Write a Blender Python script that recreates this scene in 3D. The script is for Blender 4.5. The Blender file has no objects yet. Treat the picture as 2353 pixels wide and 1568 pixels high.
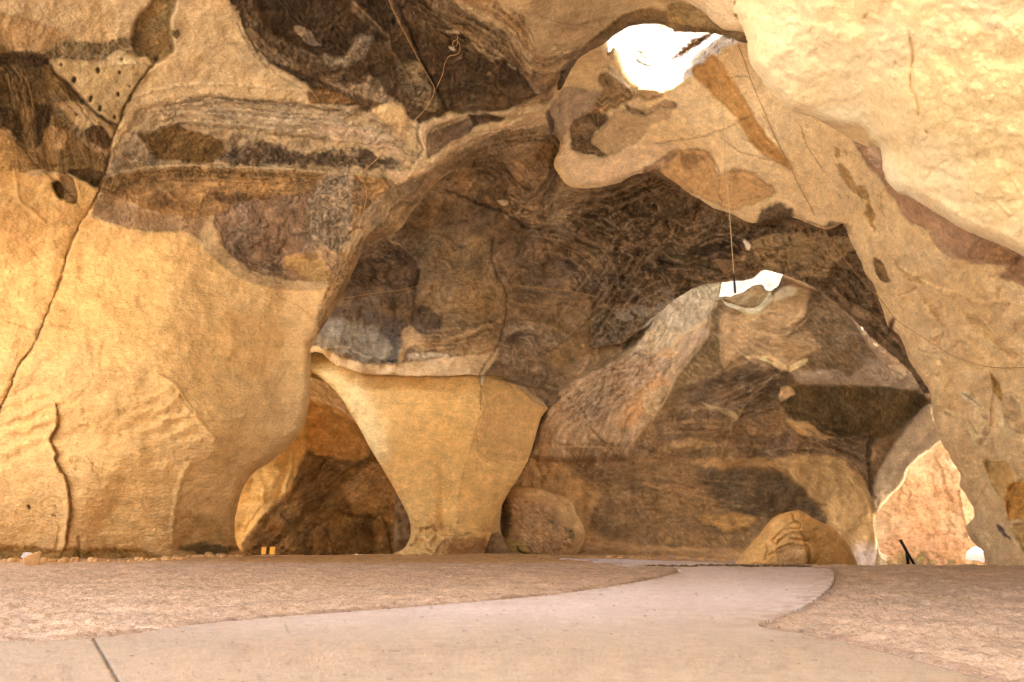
import bpy, bmesh, math, random
import numpy as np
from mathutils import Vector
random.seed(4); RNG = np.random.RandomState(11)

# ------------------------------------------------------------------ camera model
CX, CY, FOC = 1176.5, 784.0, 1810.0
PITCH = math.radians(14.0)
CAMZ = 1.0
FW = np.array([0.0, math.cos(PITCH), math.sin(PITCH)])
UP = np.array([0.0, -math.sin(PITCH), math.cos(PITCH)])
def ray(px, py):
    a = (np.asarray(px, float) - CX) / FOC; b = (CY - np.asarray(py, float)) / FOC
    return np.stack([a, FW[1] + b * UP[1], FW[2] + b * UP[2]], -1)
def pt(px, py, t):
    r = ray(px, py) * np.asarray(t, float)[..., None]
    r[..., 2] += CAMZ
    return r

# ------------------------------------------------------------------ noise
_perm = RNG.permutation(1024)
_perm = np.concatenate([_perm, _perm])
_g = RNG.rand(1024) * 2 * math.pi
_gx, _gy = np.cos(_g), np.sin(_g)
def perlin(x, y, seed=0):
    x = x + seed * 17.31 + 511.7; y = y + seed * 9.17 + 533.3
    xi = np.floor(x).astype(int); yi = np.floor(y).astype(int)
    xf = x - xi; yf = y - yi
    u = xf * xf * xf * (xf * (xf * 6 - 15) + 10); v = yf * yf * yf * (yf * (yf * 6 - 15) + 10)
    def g(ix, iy, dx, dy):
        h = _perm[(_perm[ix & 1023] + iy) & 1023]
        return _gx[h] * dx + _gy[h] * dy
    n00 = g(xi, yi, xf, yf); n10 = g(xi + 1, yi, xf - 1, yf)
    n01 = g(xi, yi + 1, xf, yf - 1); n11 = g(xi + 1, yi + 1, xf - 1, yf - 1)
    a = n00 + u * (n10 - n00); b = n01 + u * (n11 - n01)
    return (a + v * (b - a)) * 1.5
def fbm(x, y, o=4, seed=0, gain=.5):
    s = 0; a = 1; t = 0
    for i in range(o):
        s = s + a * perlin(x, y, seed + i * 3); t += a; a *= gain; x = x * 2.03; y = y * 2.03
    return s / t * 1.35
def ridged(x, y, o=3, seed=0):
    s = 0; a = 1; t = 0
    for i in range(o):
        s = s + a * (1 - 2 * np.abs(perlin(x, y, seed + i * 3))); t += a; a *= .5; x = x * 2.1; y = y * 2.1
    return s / t
def sstep(a, b, x):
    t = np.clip((x - a) / (b - a), 0, 1); return t * t * (3 - 2 * t)

# ------------------------------------------------------------------ traced outlines
Z = {0: (0, 0, 1), 1: (0, 0, .34179), 2: (746.8, 0, .34179), 3: (1493.6, 0, .36523), 4: (0, 517, .34179),
     5: (746.8, 517, .34179), 6: (1493.6, 517, .36523), 7: (0, 1034, .34179), 8: (746.8, 1034, .34179), 9: (1493.6, 1034, .36523),
     10: (1579.8, 603.2, .12207), 11: (919.1, 1177.6, .12207)}
def P(s):
    out = []
    for seg in s.split('|'):
        k = 0
        if ':' in seg:
            k, seg = seg.split(':'); k = int(k)
        ox, oy, f = Z[k]
        for q in seg.split():
            a, b = q.split(','); out.append((ox + float(a) * f, oy + float(b) * f))
    return np.array(out)
def spline(p, closed=True, n=4):
    m = len(p); out = []
    rng = range(m) if closed else range(m - 1)
    for i in rng:
        if closed:
            a, b, c, d = p[i - 1], p[i], p[(i + 1) % m], p[(i + 2) % m]
        else:
            a, b, c, d = p[max(i - 1, 0)], p[i], p[i + 1], p[min(i + 2, m - 1)]
        for j in range(n):
            t = j / n
            out.append(.5 * ((2 * b) + (-a + c) * t + (2 * a - 5 * b + 4 * c - d) * t * t + (-a + 3 * b - 3 * c + d) * t ** 3))
    if not closed: out.append(p[-1])
    return np.array(out)
def seg_dist(x, y, p, closed=True):
    """distance to polyline, sign (inside +) when closed, parameter along it"""
    d2 = np.full(x.shape, 1e12); par = np.zeros(x.shape); side = np.zeros(x.shape)
    ins = np.zeros(x.shape, bool)
    m = len(p); n = m if closed else m - 1
    for i in range(n):
        ax, ay = p[i]; bx, by = p[(i + 1) % m]
        ex, ey = bx - ax, by - ay; L = ex * ex + ey * ey + 1e-9
        t = np.clip(((x - ax) * ex + (y - ay) * ey) / L, 0, 1)
        dx = x - ax - t * ex; dy = y - ay - t * ey
        q = dx * dx + dy * dy
        k = q < d2
        d2 = np.where(k, q, d2)
        if not closed:
            par = np.where(k, (i + t) / n, par); side = np.where(k, np.sign(ex * dy - ey * dx), side)
        else:
            c = ((ay > y) != (by > y))
            if c.any():
                xc = ax + (y - ay) * ex / (ey if abs(ey) > 1e-9 else 1e-9)
                ins ^= c & (x < xc)
    d = np.sqrt(d2)
    if closed: return np.where(ins, d, -d)
    return d, par, side

FR = np.random.RandomState(77)
def flow(s, n, sp, light=(176,136,92), dark=(58,40,26), a=(.3,.6), d=.07, w=(1.3,2.8)):
    """a family of near-parallel mineral bands that follow one traced curve"""
    g = spline(P(s), False, 3); t = np.gradient(g, axis=0); t /= np.linalg.norm(t, axis=1)[:, None] + 1e-9
    nn = np.stack([-t[:, 1], t[:, 0]], 1); L = len(g); out = []
    for k in range(n):
        off = (k - (n - 1) / 2) * sp + FR.uniform(-.3, .3) * sp
        i0 = int(FR.uniform(0, .35) * L); i1 = max(i0 + 5, int(FR.uniform(.6, 1) * L))
        ph = FR.uniform(0, 6); q = g + nn * (off + sp * .5 * np.sin(np.linspace(0, 5, L) + ph))[:, None] * np.linspace(FR.uniform(.4, 1.2), FR.uniform(.6, 1.4), L)[:, None]
        q = q[i0:i1:2]
        if len(q) < 3: continue
        isl = (k % 2 == 0)
        out.append(("0:" + " ".join("%.1f,%.1f" % (x, y) for x, y in q), dict(w=FR.uniform(*w), col=light if isl else dark, a=FR.uniform(*a), d=-d if isl else d, n=5)))
    return out
def tps(ctrl):
    c = np.array(ctrl, float); x = c[:, 0] / 500; y = c[:, 1] / 500; v = np.log(c[:, 2])
    n = len(c)
    def U(r2): return np.where(r2 > 1e-12, r2 * np.log(np.maximum(r2, 1e-12)), 0)
    K = U((x[:, None] - x) ** 2 + (y[:, None] - y) ** 2) + np.eye(n) * .02
    A = np.zeros((n + 3, n + 3)); A[:n, :n] = K
    Q = np.stack([np.ones(n), x, y], 1); A[:n, n:] = Q; A[n:, :n] = Q.T
    w = np.linalg.solve(A, np.concatenate([v, np.zeros(3)]))
    def f(px, py):
        X = px / 500; Y = py / 500
        s = w[n] + w[n + 1] * X + w[n + 2] * Y
        for i in range(n): s = s + w[i] * U((X - x[i]) ** 2 + (Y - y[i]) ** 2)
        return np.exp(s)
    return f

def lin(c):
    c = np.array(c, float) / 255
    return np.where(c <= .04045, c / 12.92, ((c + .055) / 1.055) ** 2.4)

# ------------------------------------------------------------------ materials
def rock_mat(name, bump=.35, grain=6.0, rough=.95, var=1.0):
    m = bpy.data.materials.new(name); m.use_nodes = True
    nt = m.node_tree; N = nt.nodes; L = nt.links
    b = N['Principled BSDF']; b.inputs['Roughness'].default_value = rough
    b.inputs['Specular IOR Level'].default_value = .15
    at = N.new('ShaderNodeAttribute'); at.attribute_name = 'rock'
    ch = N.new('ShaderNodeAttribute'); ch.attribute_name = 'chisel'
    geo = N.new('ShaderNodeNewGeometry')
    n1 = N.new('ShaderNodeTexNoise'); n1.inputs['Scale'].default_value = grain; n1.inputs['Detail'].default_value = 6; n1.inputs['Roughness'].default_value = .65
    n2 = N.new('ShaderNodeTexNoise'); n2.inputs['Scale'].default_value = grain * .22; n2.inputs['Detail'].default_value = 8; n2.inputs['Roughness'].default_value = .6
    mp = N.new('ShaderNodeMapping'); mp.inputs['Scale'].default_value = (5.0, 5.0, 11.0); mp.inputs['Rotation'].default_value = (.3, .5, .3)
    n3 = N.new('ShaderNodeTexNoise'); n3.inputs['Scale'].default_value = 1.0; n3.inputs['Detail'].default_value = 3; n3.inputs['Distortion'].default_value = .6
    L.new(geo.outputs['Position'], n1.inputs['Vector']); L.new(geo.outputs['Position'], n2.inputs['Vector'])
    L.new(geo.outputs['Position'], mp.inputs['Vector']); L.new(mp.outputs[0], n3.inputs['Vector'])
    r1 = N.new('ShaderNodeMapRange'); r1.inputs[1].default_value = .3; r1.inputs[2].default_value = .7; r1.inputs[3].default_value = 1 - .17 * var; r1.inputs[4].default_value = 1 + .15 * var
    L.new(n2.outputs['Fac'], r1.inputs[0])
    r2 = N.new('ShaderNodeMapRange'); r2.inputs[1].default_value = .3; r2.inputs[2].default_value = .7; r2.inputs[3].default_value = 1 - .14 * var; r2.inputs[4].default_value = 1 + .11 * var
    L.new(n1.outputs['Fac'], r2.inputs[0])
    mu = N.new('ShaderNodeMath'); mu.operation = 'MULTIPLY'; L.new(r1.outputs[0], mu.inputs[0]); L.new(r2.outputs[0], mu.inputs[1])
    vm = N.new('ShaderNodeVectorMath'); vm.operation = 'SCALE'; L.new(at.outputs['Color'], vm.inputs[0]); L.new(mu.outputs[0], vm.inputs['Scale'])
    n4 = N.new('ShaderNodeTexNoise'); n4.inputs['Scale'].default_value = grain * 3.2; n4.inputs['Detail'].default_value = 3; n4.inputs['Roughness'].default_value = .8
    L.new(geo.outputs['Position'], n4.inputs['Vector'])
    r4 = N.new('ShaderNodeMapRange'); r4.inputs[1].default_value = .34; r4.inputs[2].default_value = .62; r4.inputs[3].default_value = 1.05 - .30 * var; r4.inputs[4].default_value = 1.05 + .16 * var
    L.new(n4.outputs['Fac'], r4.inputs[0])
    mp4 = N.new('ShaderNodeMapping'); mp4.inputs['Scale'].default_value = (1.1, 1.1, 4.2)
    n5 = N.new('ShaderNodeTexNoise'); n5.inputs['Scale'].default_value = grain * .12; n5.inputs['Detail'].default_value = 7; n5.inputs['Roughness'].default_value = .68; n5.inputs['Distortion'].default_value = 1.2
    L.new(geo.outputs['Position'], mp4.inputs['Vector']); L.new(mp4.outputs[0], n5.inputs['Vector'])
    r5 = N.new('ShaderNodeMapRange'); r5.inputs[1].default_value = .33; r5.inputs[2].default_value = .67; r5.inputs[3].default_value = 1 - .13 * var; r5.inputs[4].default_value = 1 + .11 * var
    L.new(n5.outputs['Fac'], r5.inputs[0])
    m4 = N.new('ShaderNodeMath'); m4.operation = 'MULTIPLY'; L.new(r4.outputs[0], m4.inputs[0]); L.new(r5.outputs[0], m4.inputs[1])
    v4 = N.new('ShaderNodeVectorMath'); v4.operation = 'SCALE'; L.new(vm.outputs[0], v4.inputs[0]); L.new(m4.outputs[0], v4.inputs['Scale'])
    L.new(v4.outputs[0], b.inputs['Base Color'])
    # bump height
    a1 = N.new('ShaderNodeMath'); a1.operation = 'MULTIPLY_ADD'; a1.inputs[1].default_value = .45
    L.new(n2.outputs['Fac'], a1.inputs[0]); L.new(n1.outputs['Fac'], a1.inputs[2])
    c1 = N.new('ShaderNodeMath'); c1.operation = 'MULTIPLY'; L.new(n3.outputs['Fac'], c1.inputs[0]); L.new(ch.outputs['Fac'], c1.inputs[1])
    a2 = N.new('ShaderNodeMath'); a2.operation = 'MULTIPLY_ADD'; a2.inputs[1].default_value = 4.0
    L.new(c1.outputs[0], a2.inputs[0]); L.new(a1.outputs[0], a2.inputs[2])
    bp = N.new('ShaderNodeBump'); bp.inputs['Strength'].default_value = bump; bp.inputs['Distance'].default_value = .16
    L.new(a2.outputs[0], bp.inputs['Height']); L.new(bp.outputs[0], b.inputs['Normal'])
    return m
def plain_mat(name, col, rough=.6, metal=0.0, bump=0.0, scale=20):
    m = bpy.data.materials.new(name); m.use_nodes = True
    nt = m.node_tree; N = nt.nodes; L = nt.links
    b = N['Principled BSDF']; b.inputs['Roughness'].default_value = rough; b.inputs['Metallic'].default_value = metal
    tc = N.new('ShaderNodeTexCoord'); n = N.new('ShaderNodeTexNoise'); n.inputs['Scale'].default_value = scale; n.inputs['Detail'].default_value = 5
    L.new(tc.outputs['Object'], n.inputs['Vector'])
    mx = N.new('ShaderNodeMix'); mx.data_type = 'RGBA'
    mx.inputs['A'].default_value = (*[c * .75 for c in col], 1); mx.inputs['B'].default_value = (*[min(1, c * 1.2) for c in col], 1)
    L.new(n.outputs['Fac'], mx.inputs['Factor']); L.new(mx.outputs['Result'], b.inputs['Base Color'])
    if bump:
        bp = N.new('ShaderNodeBump'); bp.inputs['Strength'].default_value = bump; bp.inputs['Distance'].default_value = .02
        L.new(n.outputs['Fac'], bp.inputs['Height']); L.new(bp.outputs[0], b.inputs['Normal'])
    return m

COL = bpy.context.scene.collection
def tag(o, label=None, cat=None, group=None, kind=None):
    if label: o['label'] = label
    if cat: o['category'] = cat
    if group: o['group'] = group
    if kind: o['kind'] = kind
    return o
def mesh_np(name, verts, faces, mat, col=None, chis=None, smooth=True, parent=None):
    me = bpy.data.meshes.new(name)
    me.vertices.add(len(verts)); me.vertices.foreach_set('co', np.ascontiguousarray(verts, dtype=np.float32).ravel())
    nf = len(faces)
    me.loops.add(nf * 4); me.polygons.add(nf)
    me.loops.foreach_set('vertex_index', np.ascontiguousarray(faces, dtype=np.int32).ravel())
    me.polygons.foreach_set('loop_start', np.arange(nf, dtype=np.int32) * 4)
    me.polygons.foreach_set('loop_total', np.full(nf, 4, dtype=np.int32))
    me.update(calc_edges=True); me.validate()
    if smooth: me.polygons.foreach_set('use_smooth', np.ones(len(me.polygons), dtype=bool))
    if col is not None:
        a = me.attributes.new('rock', 'FLOAT_COLOR', 'POINT')
        c4 = np.ones((len(verts), 4), dtype=np.float32); c4[:, :3] = col
        a.data.foreach_set('color', c4.ravel())
    if chis is not None:
        a = me.attributes.new('chisel', 'FLOAT', 'POINT'); a.data.foreach_set('value', chis.astype(np.float32).ravel())
    me.materials.append(mat)
    o = bpy.data.objects.new(name, me); COL.objects.link(o)
    if parent: o.parent = parent
    return o

# ------------------------------------------------------------------ rock sheets
LAY = {}
def pattern(kind, x, y, ang, sc, seed):
    """x,y in hundreds of outline units; returns tone (-1..1)"""
    ca, sa = math.cos(math.radians(ang)), math.sin(math.radians(ang))
    u = (x * ca + y * sa) * sc; v = (-x * sa + y * ca) * sc
    if kind == 'strata':
        w = fbm(u * .7, v * .7, 3, seed) * .55
        a = fbm(u * .8, (v + w) * 7, 4, seed + 5, .6); b = perlin(u * .5, (v + w) * 2.2, seed + 9)
        return np.clip(a * .8 + b * .6, -1, 1)
    if kind == 'swirl':
        w1 = fbm(x * sc * 1.1, y * sc * 1.1, 3, seed) * 1.1; w2 = fbm(x * sc * 1.1 + 7, y * sc * 1.1, 3, seed + 2) * 1.1
        u2 = u + w1; v2 = v + w2
        a = fbm(u2 * .8, v2 * 3.6, 5, seed + 5, .62)
        r = 1 - np.abs(perlin(u2 * .9, v2 * 3.0, seed + 7)) * 3.2
        return np.clip(a * 1.0 + .35 * np.clip(r, -1, 1), -1.2, 1.2)
    if kind == 'streak':
        w = fbm(u * .5, v * .5, 2, seed) * .4
        return np.clip(fbm(u * .6, (v + w) * 9, 4, seed + 4, .7), -1, 1)
    if kind == 'grit':
        return np.clip(fbm(u * 7, v * 15, 3, seed + 4, .7) * .62 + .3 * fbm(u * 1.6, v * 2.4, 3, seed + 6), -1, 1)
    return np.clip(fbm(u * 2, v * 2, 5, seed + 1, .6), -1, 1)

def layer(name, poly, depth, base, patches=(), lines=(), holes=(), step=3.0, rim=(14, .5), thick=3.0, illum=(1.05, .775, .52),
          rough=(.12, .03), creases=0.0, mat=None, split=(), edge=2.5, base_tex=('blotch', .10, 0, 1.0), mirror=False, seed=0, chisel=.25, extra=None, raw=False, chisel_fn=None, mott=1.0):
    poly = spline(P(poly) if isinstance(poly, str) else np.array(poly, float))
    x0, y0 = poly.min(0) - 2 * step; x1, y1 = poly.max(0) + 2 * step
    xs = np.arange(x0, x1, step); ys = np.arange(y0, y1, step)
    X, Y = np.meshgrid(xs, ys)
    e = edge
    WX = X + e * fbm(X / 28, Y / 28, 3, seed + 50); WY = Y + e * fbm(X / 28, Y / 28, 3, seed + 60)
    sd = seg_dist(WX, WY, poly)
    for h in holes:
        sd = np.minimum(sd, -seg_dist(WX, WY, spline(P(h))))
    gy, gx = np.gradient(sd, step)
    gl = np.sqrt(gx * gx + gy * gy) + 1e-6
    keep = sd > -.75 * step
    mv = keep & (sd < .25 * step)
    X = np.where(mv, X - (sd) * gx / gl, X); Y = np.where(mv, Y - (sd) * gy / gl, Y)
    D = depth(X, Y)
    s = np.clip(sd, 0, None)
    if rim:
        w, R = rim; q = np.clip(1 - s / w, 0, 1)
        D = D + R * (1 - np.sqrt(np.maximum(1 - q * q, 0)))
    # metric-ish surface coordinates
    ux = X / 100; uy = Y / 100
    D = D + rough[0] * fbm(ux * 1.3, uy * 1.3, 4, seed + 1) * 2 + rough[1] * fbm(ux * 9, uy * 9, 3, seed + 8)
    if creases:
        D = D - creases * np.abs(fbm(ux * 1.1 + .3 * uy, uy * .8, 3, seed + 20)) * 2
    il = np.array(illum)
    base = lin(base) / il
    tone = pattern(base_tex[0], ux, uy, base_tex[2], base_tex[3], seed + 30)
    C = base[None, None, :] * (1 + base_tex[1] * tone[..., None])
    hue = fbm(ux * .6, uy * .6, 3, seed + 77)[..., None]
    C = C * (1 + hue * np.array([.04, -.01, -.10]))
    CH = np.full(X.shape, float(chisel))
    if chisel_fn is not None: CH = chisel_fn(X, Y, CH)
    for i, pa in enumerate(patches):
        pl = spline(P(pa[0])); col = lin(pa[1]) / il; o = pa[2] if len(pa) > 2 else {}
        es = o.get('e', 4); en = o.get('n', 6)
        big = max(np.ptp(pl[:, 0]), np.ptp(pl[:, 1])) > 70
        if big and es > 2: es = es * 1.7 + 1; en = en * 1.35
        m = es + en * 2 + (46 if big else 6)
        i0 = max(0, int((pl[:, 0].min() - m - x0) / step)); i1 = int((pl[:, 0].max() + m - x0) / step) + 2
        j0 = max(0, int((pl[:, 1].min() - m - y0) / step)); j1 = int((pl[:, 1].max() + m - y0) / step) + 2
        if i1 <= i0 or j1 <= j0 or i0 >= len(xs) or j0 >= len(ys): continue
        sl = (slice(j0, j1), slice(i0, i1))
        x = X[sl]; y = Y[sl]
        wx = x + en * (fbm(x / 30, y / 30, 4, seed + i) ) ; wy = y + en * fbm(x / 30, y / 30, 4, seed + i + 40)
        d = seg_dist(wx, wy, pl)
        k = sstep(-es * .5, es * .5, d)
        if o.get('g'):   # gradual fade inwards
            k = sstep(-es, o['g'], d)
        al = k * o.get('a', 1.0)
        tk = o.get('t', ('swirl', .35, 0, 1.0))
        cc = np.broadcast_to(col, x.shape + (3,))
        if tk:
            tn = pattern(tk[0], x / 100, y / 100, tk[2], tk[3], seed + i * 7)
            cc = cc * np.exp(tk[1] * 1.5 * tn)[..., None]
            if len(tk) > 4: D[sl] += tk[4] * tn * k
            if o.get('thr') is not None:  # ragged cover
                al = al * sstep(o['thr'] - .12, o['thr'] + .12, pattern('blotch', x / 100, y / 100, 0, 2.2, seed + i * 5 + 3))
        C[sl] = C[sl] * (1 - al[..., None]) + cc * al[..., None]
        if big and tk and tk[0] in ('swirl', 'strata', 'streak') and o.get('cb', 1):
            wv = fbm(x / 60, y / 60, 3, seed + i + 11) * 9
            bt = perlin((d + wv) / 7.5, (x + y) / 140, seed + i + 13) + .6 * perlin((d + wv) / 3.6, (x - y) / 120, seed + i + 15)
            fb = np.exp(-np.abs(d) / 24) * np.where(d < 0, .75 * np.exp(d / 14), 1)
            am_ = .34 * o.get('cb', 1)
            C[sl] = C[sl] * np.exp(am_ * bt * fb)[..., None]
            D[sl] += .05 * bt * fb
        if o.get('rim'):  # mineral rim along the outline
            rr = np.exp(-(d / (es * .5 + 1.5)) ** 2)[..., None] * abs(o['rim']) * .75
            C[sl] = C[sl] * (1 - rr * .55) if o['rim'] > 0 else C[sl] * (1 + rr * .5)
        if o.get('d'):
            D[sl] += o['d'] * sstep(-o.get('de', es), o.get('de', es), d)
        if 'c' in o: CH[sl] = CH[sl] * (1 - k) + o['c'] * k
    for i, ln in enumerate(lines):
        pl = spline(P(ln[0]), False); o = ln[1]
        w = o.get('w', 3); m = w * 4 + 20
        i0 = max(0, int((pl[:, 0].min() - m - x0) / step)); i1 = int((pl[:, 0].max() + m - x0) / step) + 2
        j0 = max(0, int((pl[:, 1].min() - m - y0) / step)); j1 = int((pl[:, 1].max() + m - y0) / step) + 2
        if i1 <= i0 or j1 <= j0 or i0 >= len(xs) or j0 >= len(ys): continue
        sl = (slice(j0, j1), slice(i0, i1)); x = X[sl]; y = Y[sl]
        en = o.get('n', 3)
        wx = x + en * fbm(x / 18, y / 18, 3, seed + i + 90); wy = y + en * fbm(x / 18, y / 18, 3, seed + i + 95)
        d, par, side = seg_dist(wx, wy, pl, False)
        tp = np.clip(np.minimum(par, 1 - par) * 8, .0, 1) if o.get('taper', 1) else 1
        g = np.exp(-(d / np.maximum(w * tp, .5)) ** 2) * (tp > .02)
        if 'col' in o:
            al = (g * o.get('a', .8))[..., None]; C[sl] = C[sl] * (1 - al) + lin(o['col']) / il * al
        if 'd' in o: D[sl] += o['d'] * g
        if 'stepd' in o:   # one side stands proud, fading away
            D[sl] += o['stepd'] * np.where(side > 0, np.exp(-d / (w * 8)), 0) * tp
    if extra is not None: D, C = extra(X, Y, D, C)
    # mineral mottling: strongest on the dark, weathered faces
    lum = C.mean(-1); am = np.clip((.44 - lum) / .36, 0.09, 1) * mott
    wx = ux * 2.2 + .9 * fbm(ux * 1.5, uy * 1.5, 3, seed + 301); wy = uy * 2.2 + .9 * fbm(ux * 1.5, uy * 1.5, 3, seed + 302)
    t1 = fbm(wx, wy * 1.5, 5, seed + 303, .62); t2 = fbm(ux * .9, uy * .9, 3, seed + 304)
    t3 = ridged(wx * 1.7, wy * 6.8, 3, seed + 311); t4 = fbm(ux * 11, uy * 13, 3, seed + 312, .7)
    C = C * np.exp(am * (.50 * t1 + .34 * t2 + .30 * t3 + .13 * t4))[..., None]
    D = D - .07 * am * t3 - .03 * am * t4
    v = np.exp(-(perlin(wx * 1.6, wy * 2.4, seed + 305) / .035) ** 2) * sstep(-.1, .4, fbm(ux * 1.4, uy * 1.4, 3, seed + 306))
    C = C * (1 - .62 * (am * v)[..., None])
    v2 = np.exp(-(perlin(wx * 1.3 + 5, wy * 2.9, seed + 307) / .045) ** 2) * sstep(-.1, .4, fbm(ux * 1.4 + 9, uy * 1.4, 3, seed + 308))
    C = C * (1 + .75 * (am * v2)[..., None])
    D = D + .09 * am * (v - .8 * v2)
    pit = sstep(.62, .85, fbm(ux * 14, uy * 14, 2, seed + 309)) * .5
    C = C * (1 - pit[..., None] * (.25 + .4 * am[..., None]))
    hs = fbm(ux * 1.7, uy * 1.7, 3, seed + 310)[..., None] * am[..., None]
    C = C * (1 + hs * np.array([.10, 0, -.18]))
    C = np.clip(C, .012, .86)
    V = pt(X, Y, D)
    LAY[name] = (x0, y0, step, D, keep)
    idx = np.arange(X.size).reshape(X.shape)
    f = np.stack([idx[:-1, :-1], idx[1:, :-1], idx[1:, 1:], idx[:-1, 1:]], -1)
    ok = keep[:-1, :-1] & keep[1:, :-1] & keep[1:, 1:] & keep[:-1, 1:]
    f = f[ok]
    Vf = V.reshape(-1, 3); Cf = C.reshape(-1, 3); Hf = CH.ravel()
    parts = [(name, np.ones(len(f), bool))]
    if split:
        ctr = np.stack([X.ravel()[f].mean(1), Y.ravel()[f].mean(1)], 1)
        rest = np.ones(len(f), bool); parts = []
        for nm, sp in split:
            ins = seg_dist(ctr[:, 0] + 2 * fbm(ctr[:, 0] / 30, ctr[:, 1] / 30, 3, 7), ctr[:, 1], spline(P(sp))) > 0
            parts.append((nm, ins & rest)); rest &= ~ins
        parts.insert(0, (name, rest))
    # skirt / back
    n = len(Vf)
    ed = np.concatenate([f[:, [0, 1]], f[:, [1, 2]], f[:, [2, 3]], f[:, [3, 0]]]); fi = np.tile(np.arange(len(f)), 4)
    key = np.sort(ed, 1); kk = key[:, 0].astype(np.int64) * n + key[:, 1]
    u, inv, cnt = np.unique(kk, return_inverse=True, return_counts=True)
    bm_ = cnt[inv] == 1
    be = ed[bm_]; bf = fi[bm_]
    rdir = ray(X, Y).reshape(-1, 3)
    objs = {}
    for nm, mask in parts:
        fm = f[mask]
        vv = [Vf]; cc = [Cf]; hh = [Hf]; ff = [fm]
        if mirror:
            back = Vf + rdir * (mirror * 2 * np.sqrt(np.clip(1 - np.clip(1 - s.ravel() / rim[0], 0, 1) ** 2, 0, 1)))[:, None]
            vv.append(back); cc.append(Cf); hh.append(Hf); ff.append(fm[:, ::-1] + n)
        elif thick:
            b2 = be[mask[bf]]
            if raw: back = Vf - np.array([0, 0, thick])
            else: back = Vf + rdir * thick
            # two-ring skirt widening away from the opening
            vv.append(back); cc.append(Cf); hh.append(Hf)
            ff.append(np.stack([b2[:, 1], b2[:, 0], b2[:, 0] + n, b2[:, 1] + n], 1))
        VV = np.concatenate(vv); CC = np.concatenate(cc); HH = np.concatenate(hh); FF = np.concatenate(ff)
        used = np.unique(FF); mp = np.zeros(len(VV), int); mp[used] = np.arange(len(used))
        objs[nm] = mesh_np(nm, VV[used], mp[FF], mat, CC[used], HH[used])
    return objs
def depth_at(name, px, py):
    x0, y0, st, D, keep = LAY[name]
    i = int(round((px - x0) / st)); j = int(round((py - y0) / st))
    j = min(max(j, 0), D.shape[0] - 1); i = min(max(i, 0), D.shape[1] - 1)
    return float(D[j, i])
ROCK = rock_mat('limestone', bump=.38, grain=8.0); ROCKF = rock_mat('limestone_far', bump=.4, grain=5.5); ROCKN = rock_mat('limestone_near', bump=.26, grain=26.0, var=.7)
SWB = ('swirl', .5, 0, 1.0)
# =================================================================== near hall ceiling with the big bell pillar
C_poly = "0:-420,1340 -420,-60 -200,-70 600,-70 1500,-75 1760,-75 1740,60 1716,99|3:500,235 400,212 270,207 150,200|2:2340,200 2250,165 2080,170 1950,235 1860,310 1700,400 1590,600 1560,610 1510,740 1540,830 1500,950 1360,1060 1190,1090 1000,1060 860,1150 740,1240 600,1410 480,1560|5:280,130 200,300 100,500 30,620 -60,760 -95,800|0:714,850 712,920 692,990 640,1048 582,1088 556,1130 541,1190 541,1240 556,1268 590,1300 500,1340"
C_ctrl = [(-300,1290,30),(0,1290,31),(330,1290,31.5),(540,1270,33),(0,900,27.2),(200,900,27.6),(380,860,28.8),(550,900,30),(700,900,32),
 (490,1000,29.6),(420,1100,30.5),(250,1090,28.4),(0,500,25.5),(230,480,27.2),(440,540,29),(640,660,30),(800,600,30.2),(740,740,31.5),(370,600,28.6),
 (0,250,22),(300,250,24),(600,250,25),(300,0,19.5),(0,0,18),(600,0,20),(900,0,21),
 (900,300,26.5),(1000,420,28.7),(1150,370,31),(970,370,27.2),(1250,250,29.5),(1200,180,26.5),(1100,100,24.5),(1300,60,23.5),(1450,20,23.2),(1600,0,21),(1715,80,20.5),(1200,0,21),
 (300,-500,12),(1000,-500,12.5),(1700,-500,12),(-400,-500,12),(-400,300,19)]
PIL = "1:-1300,1150 -100,1130 110,1140 130,1130 210,1185 340,1165 500,1200 640,1270 665,1250 630,1420|4:600,-60 750,-5 880,25 1000,45 1130,48 1230,45 1290,75 1340,130 1390,190 1480,270 1600,350 1720,400 1900,430 2080,440 2200,410 2300,330 2360,200 2420,250 2500,600 2500,1500|0:600,1400 -500,1400"
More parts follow.
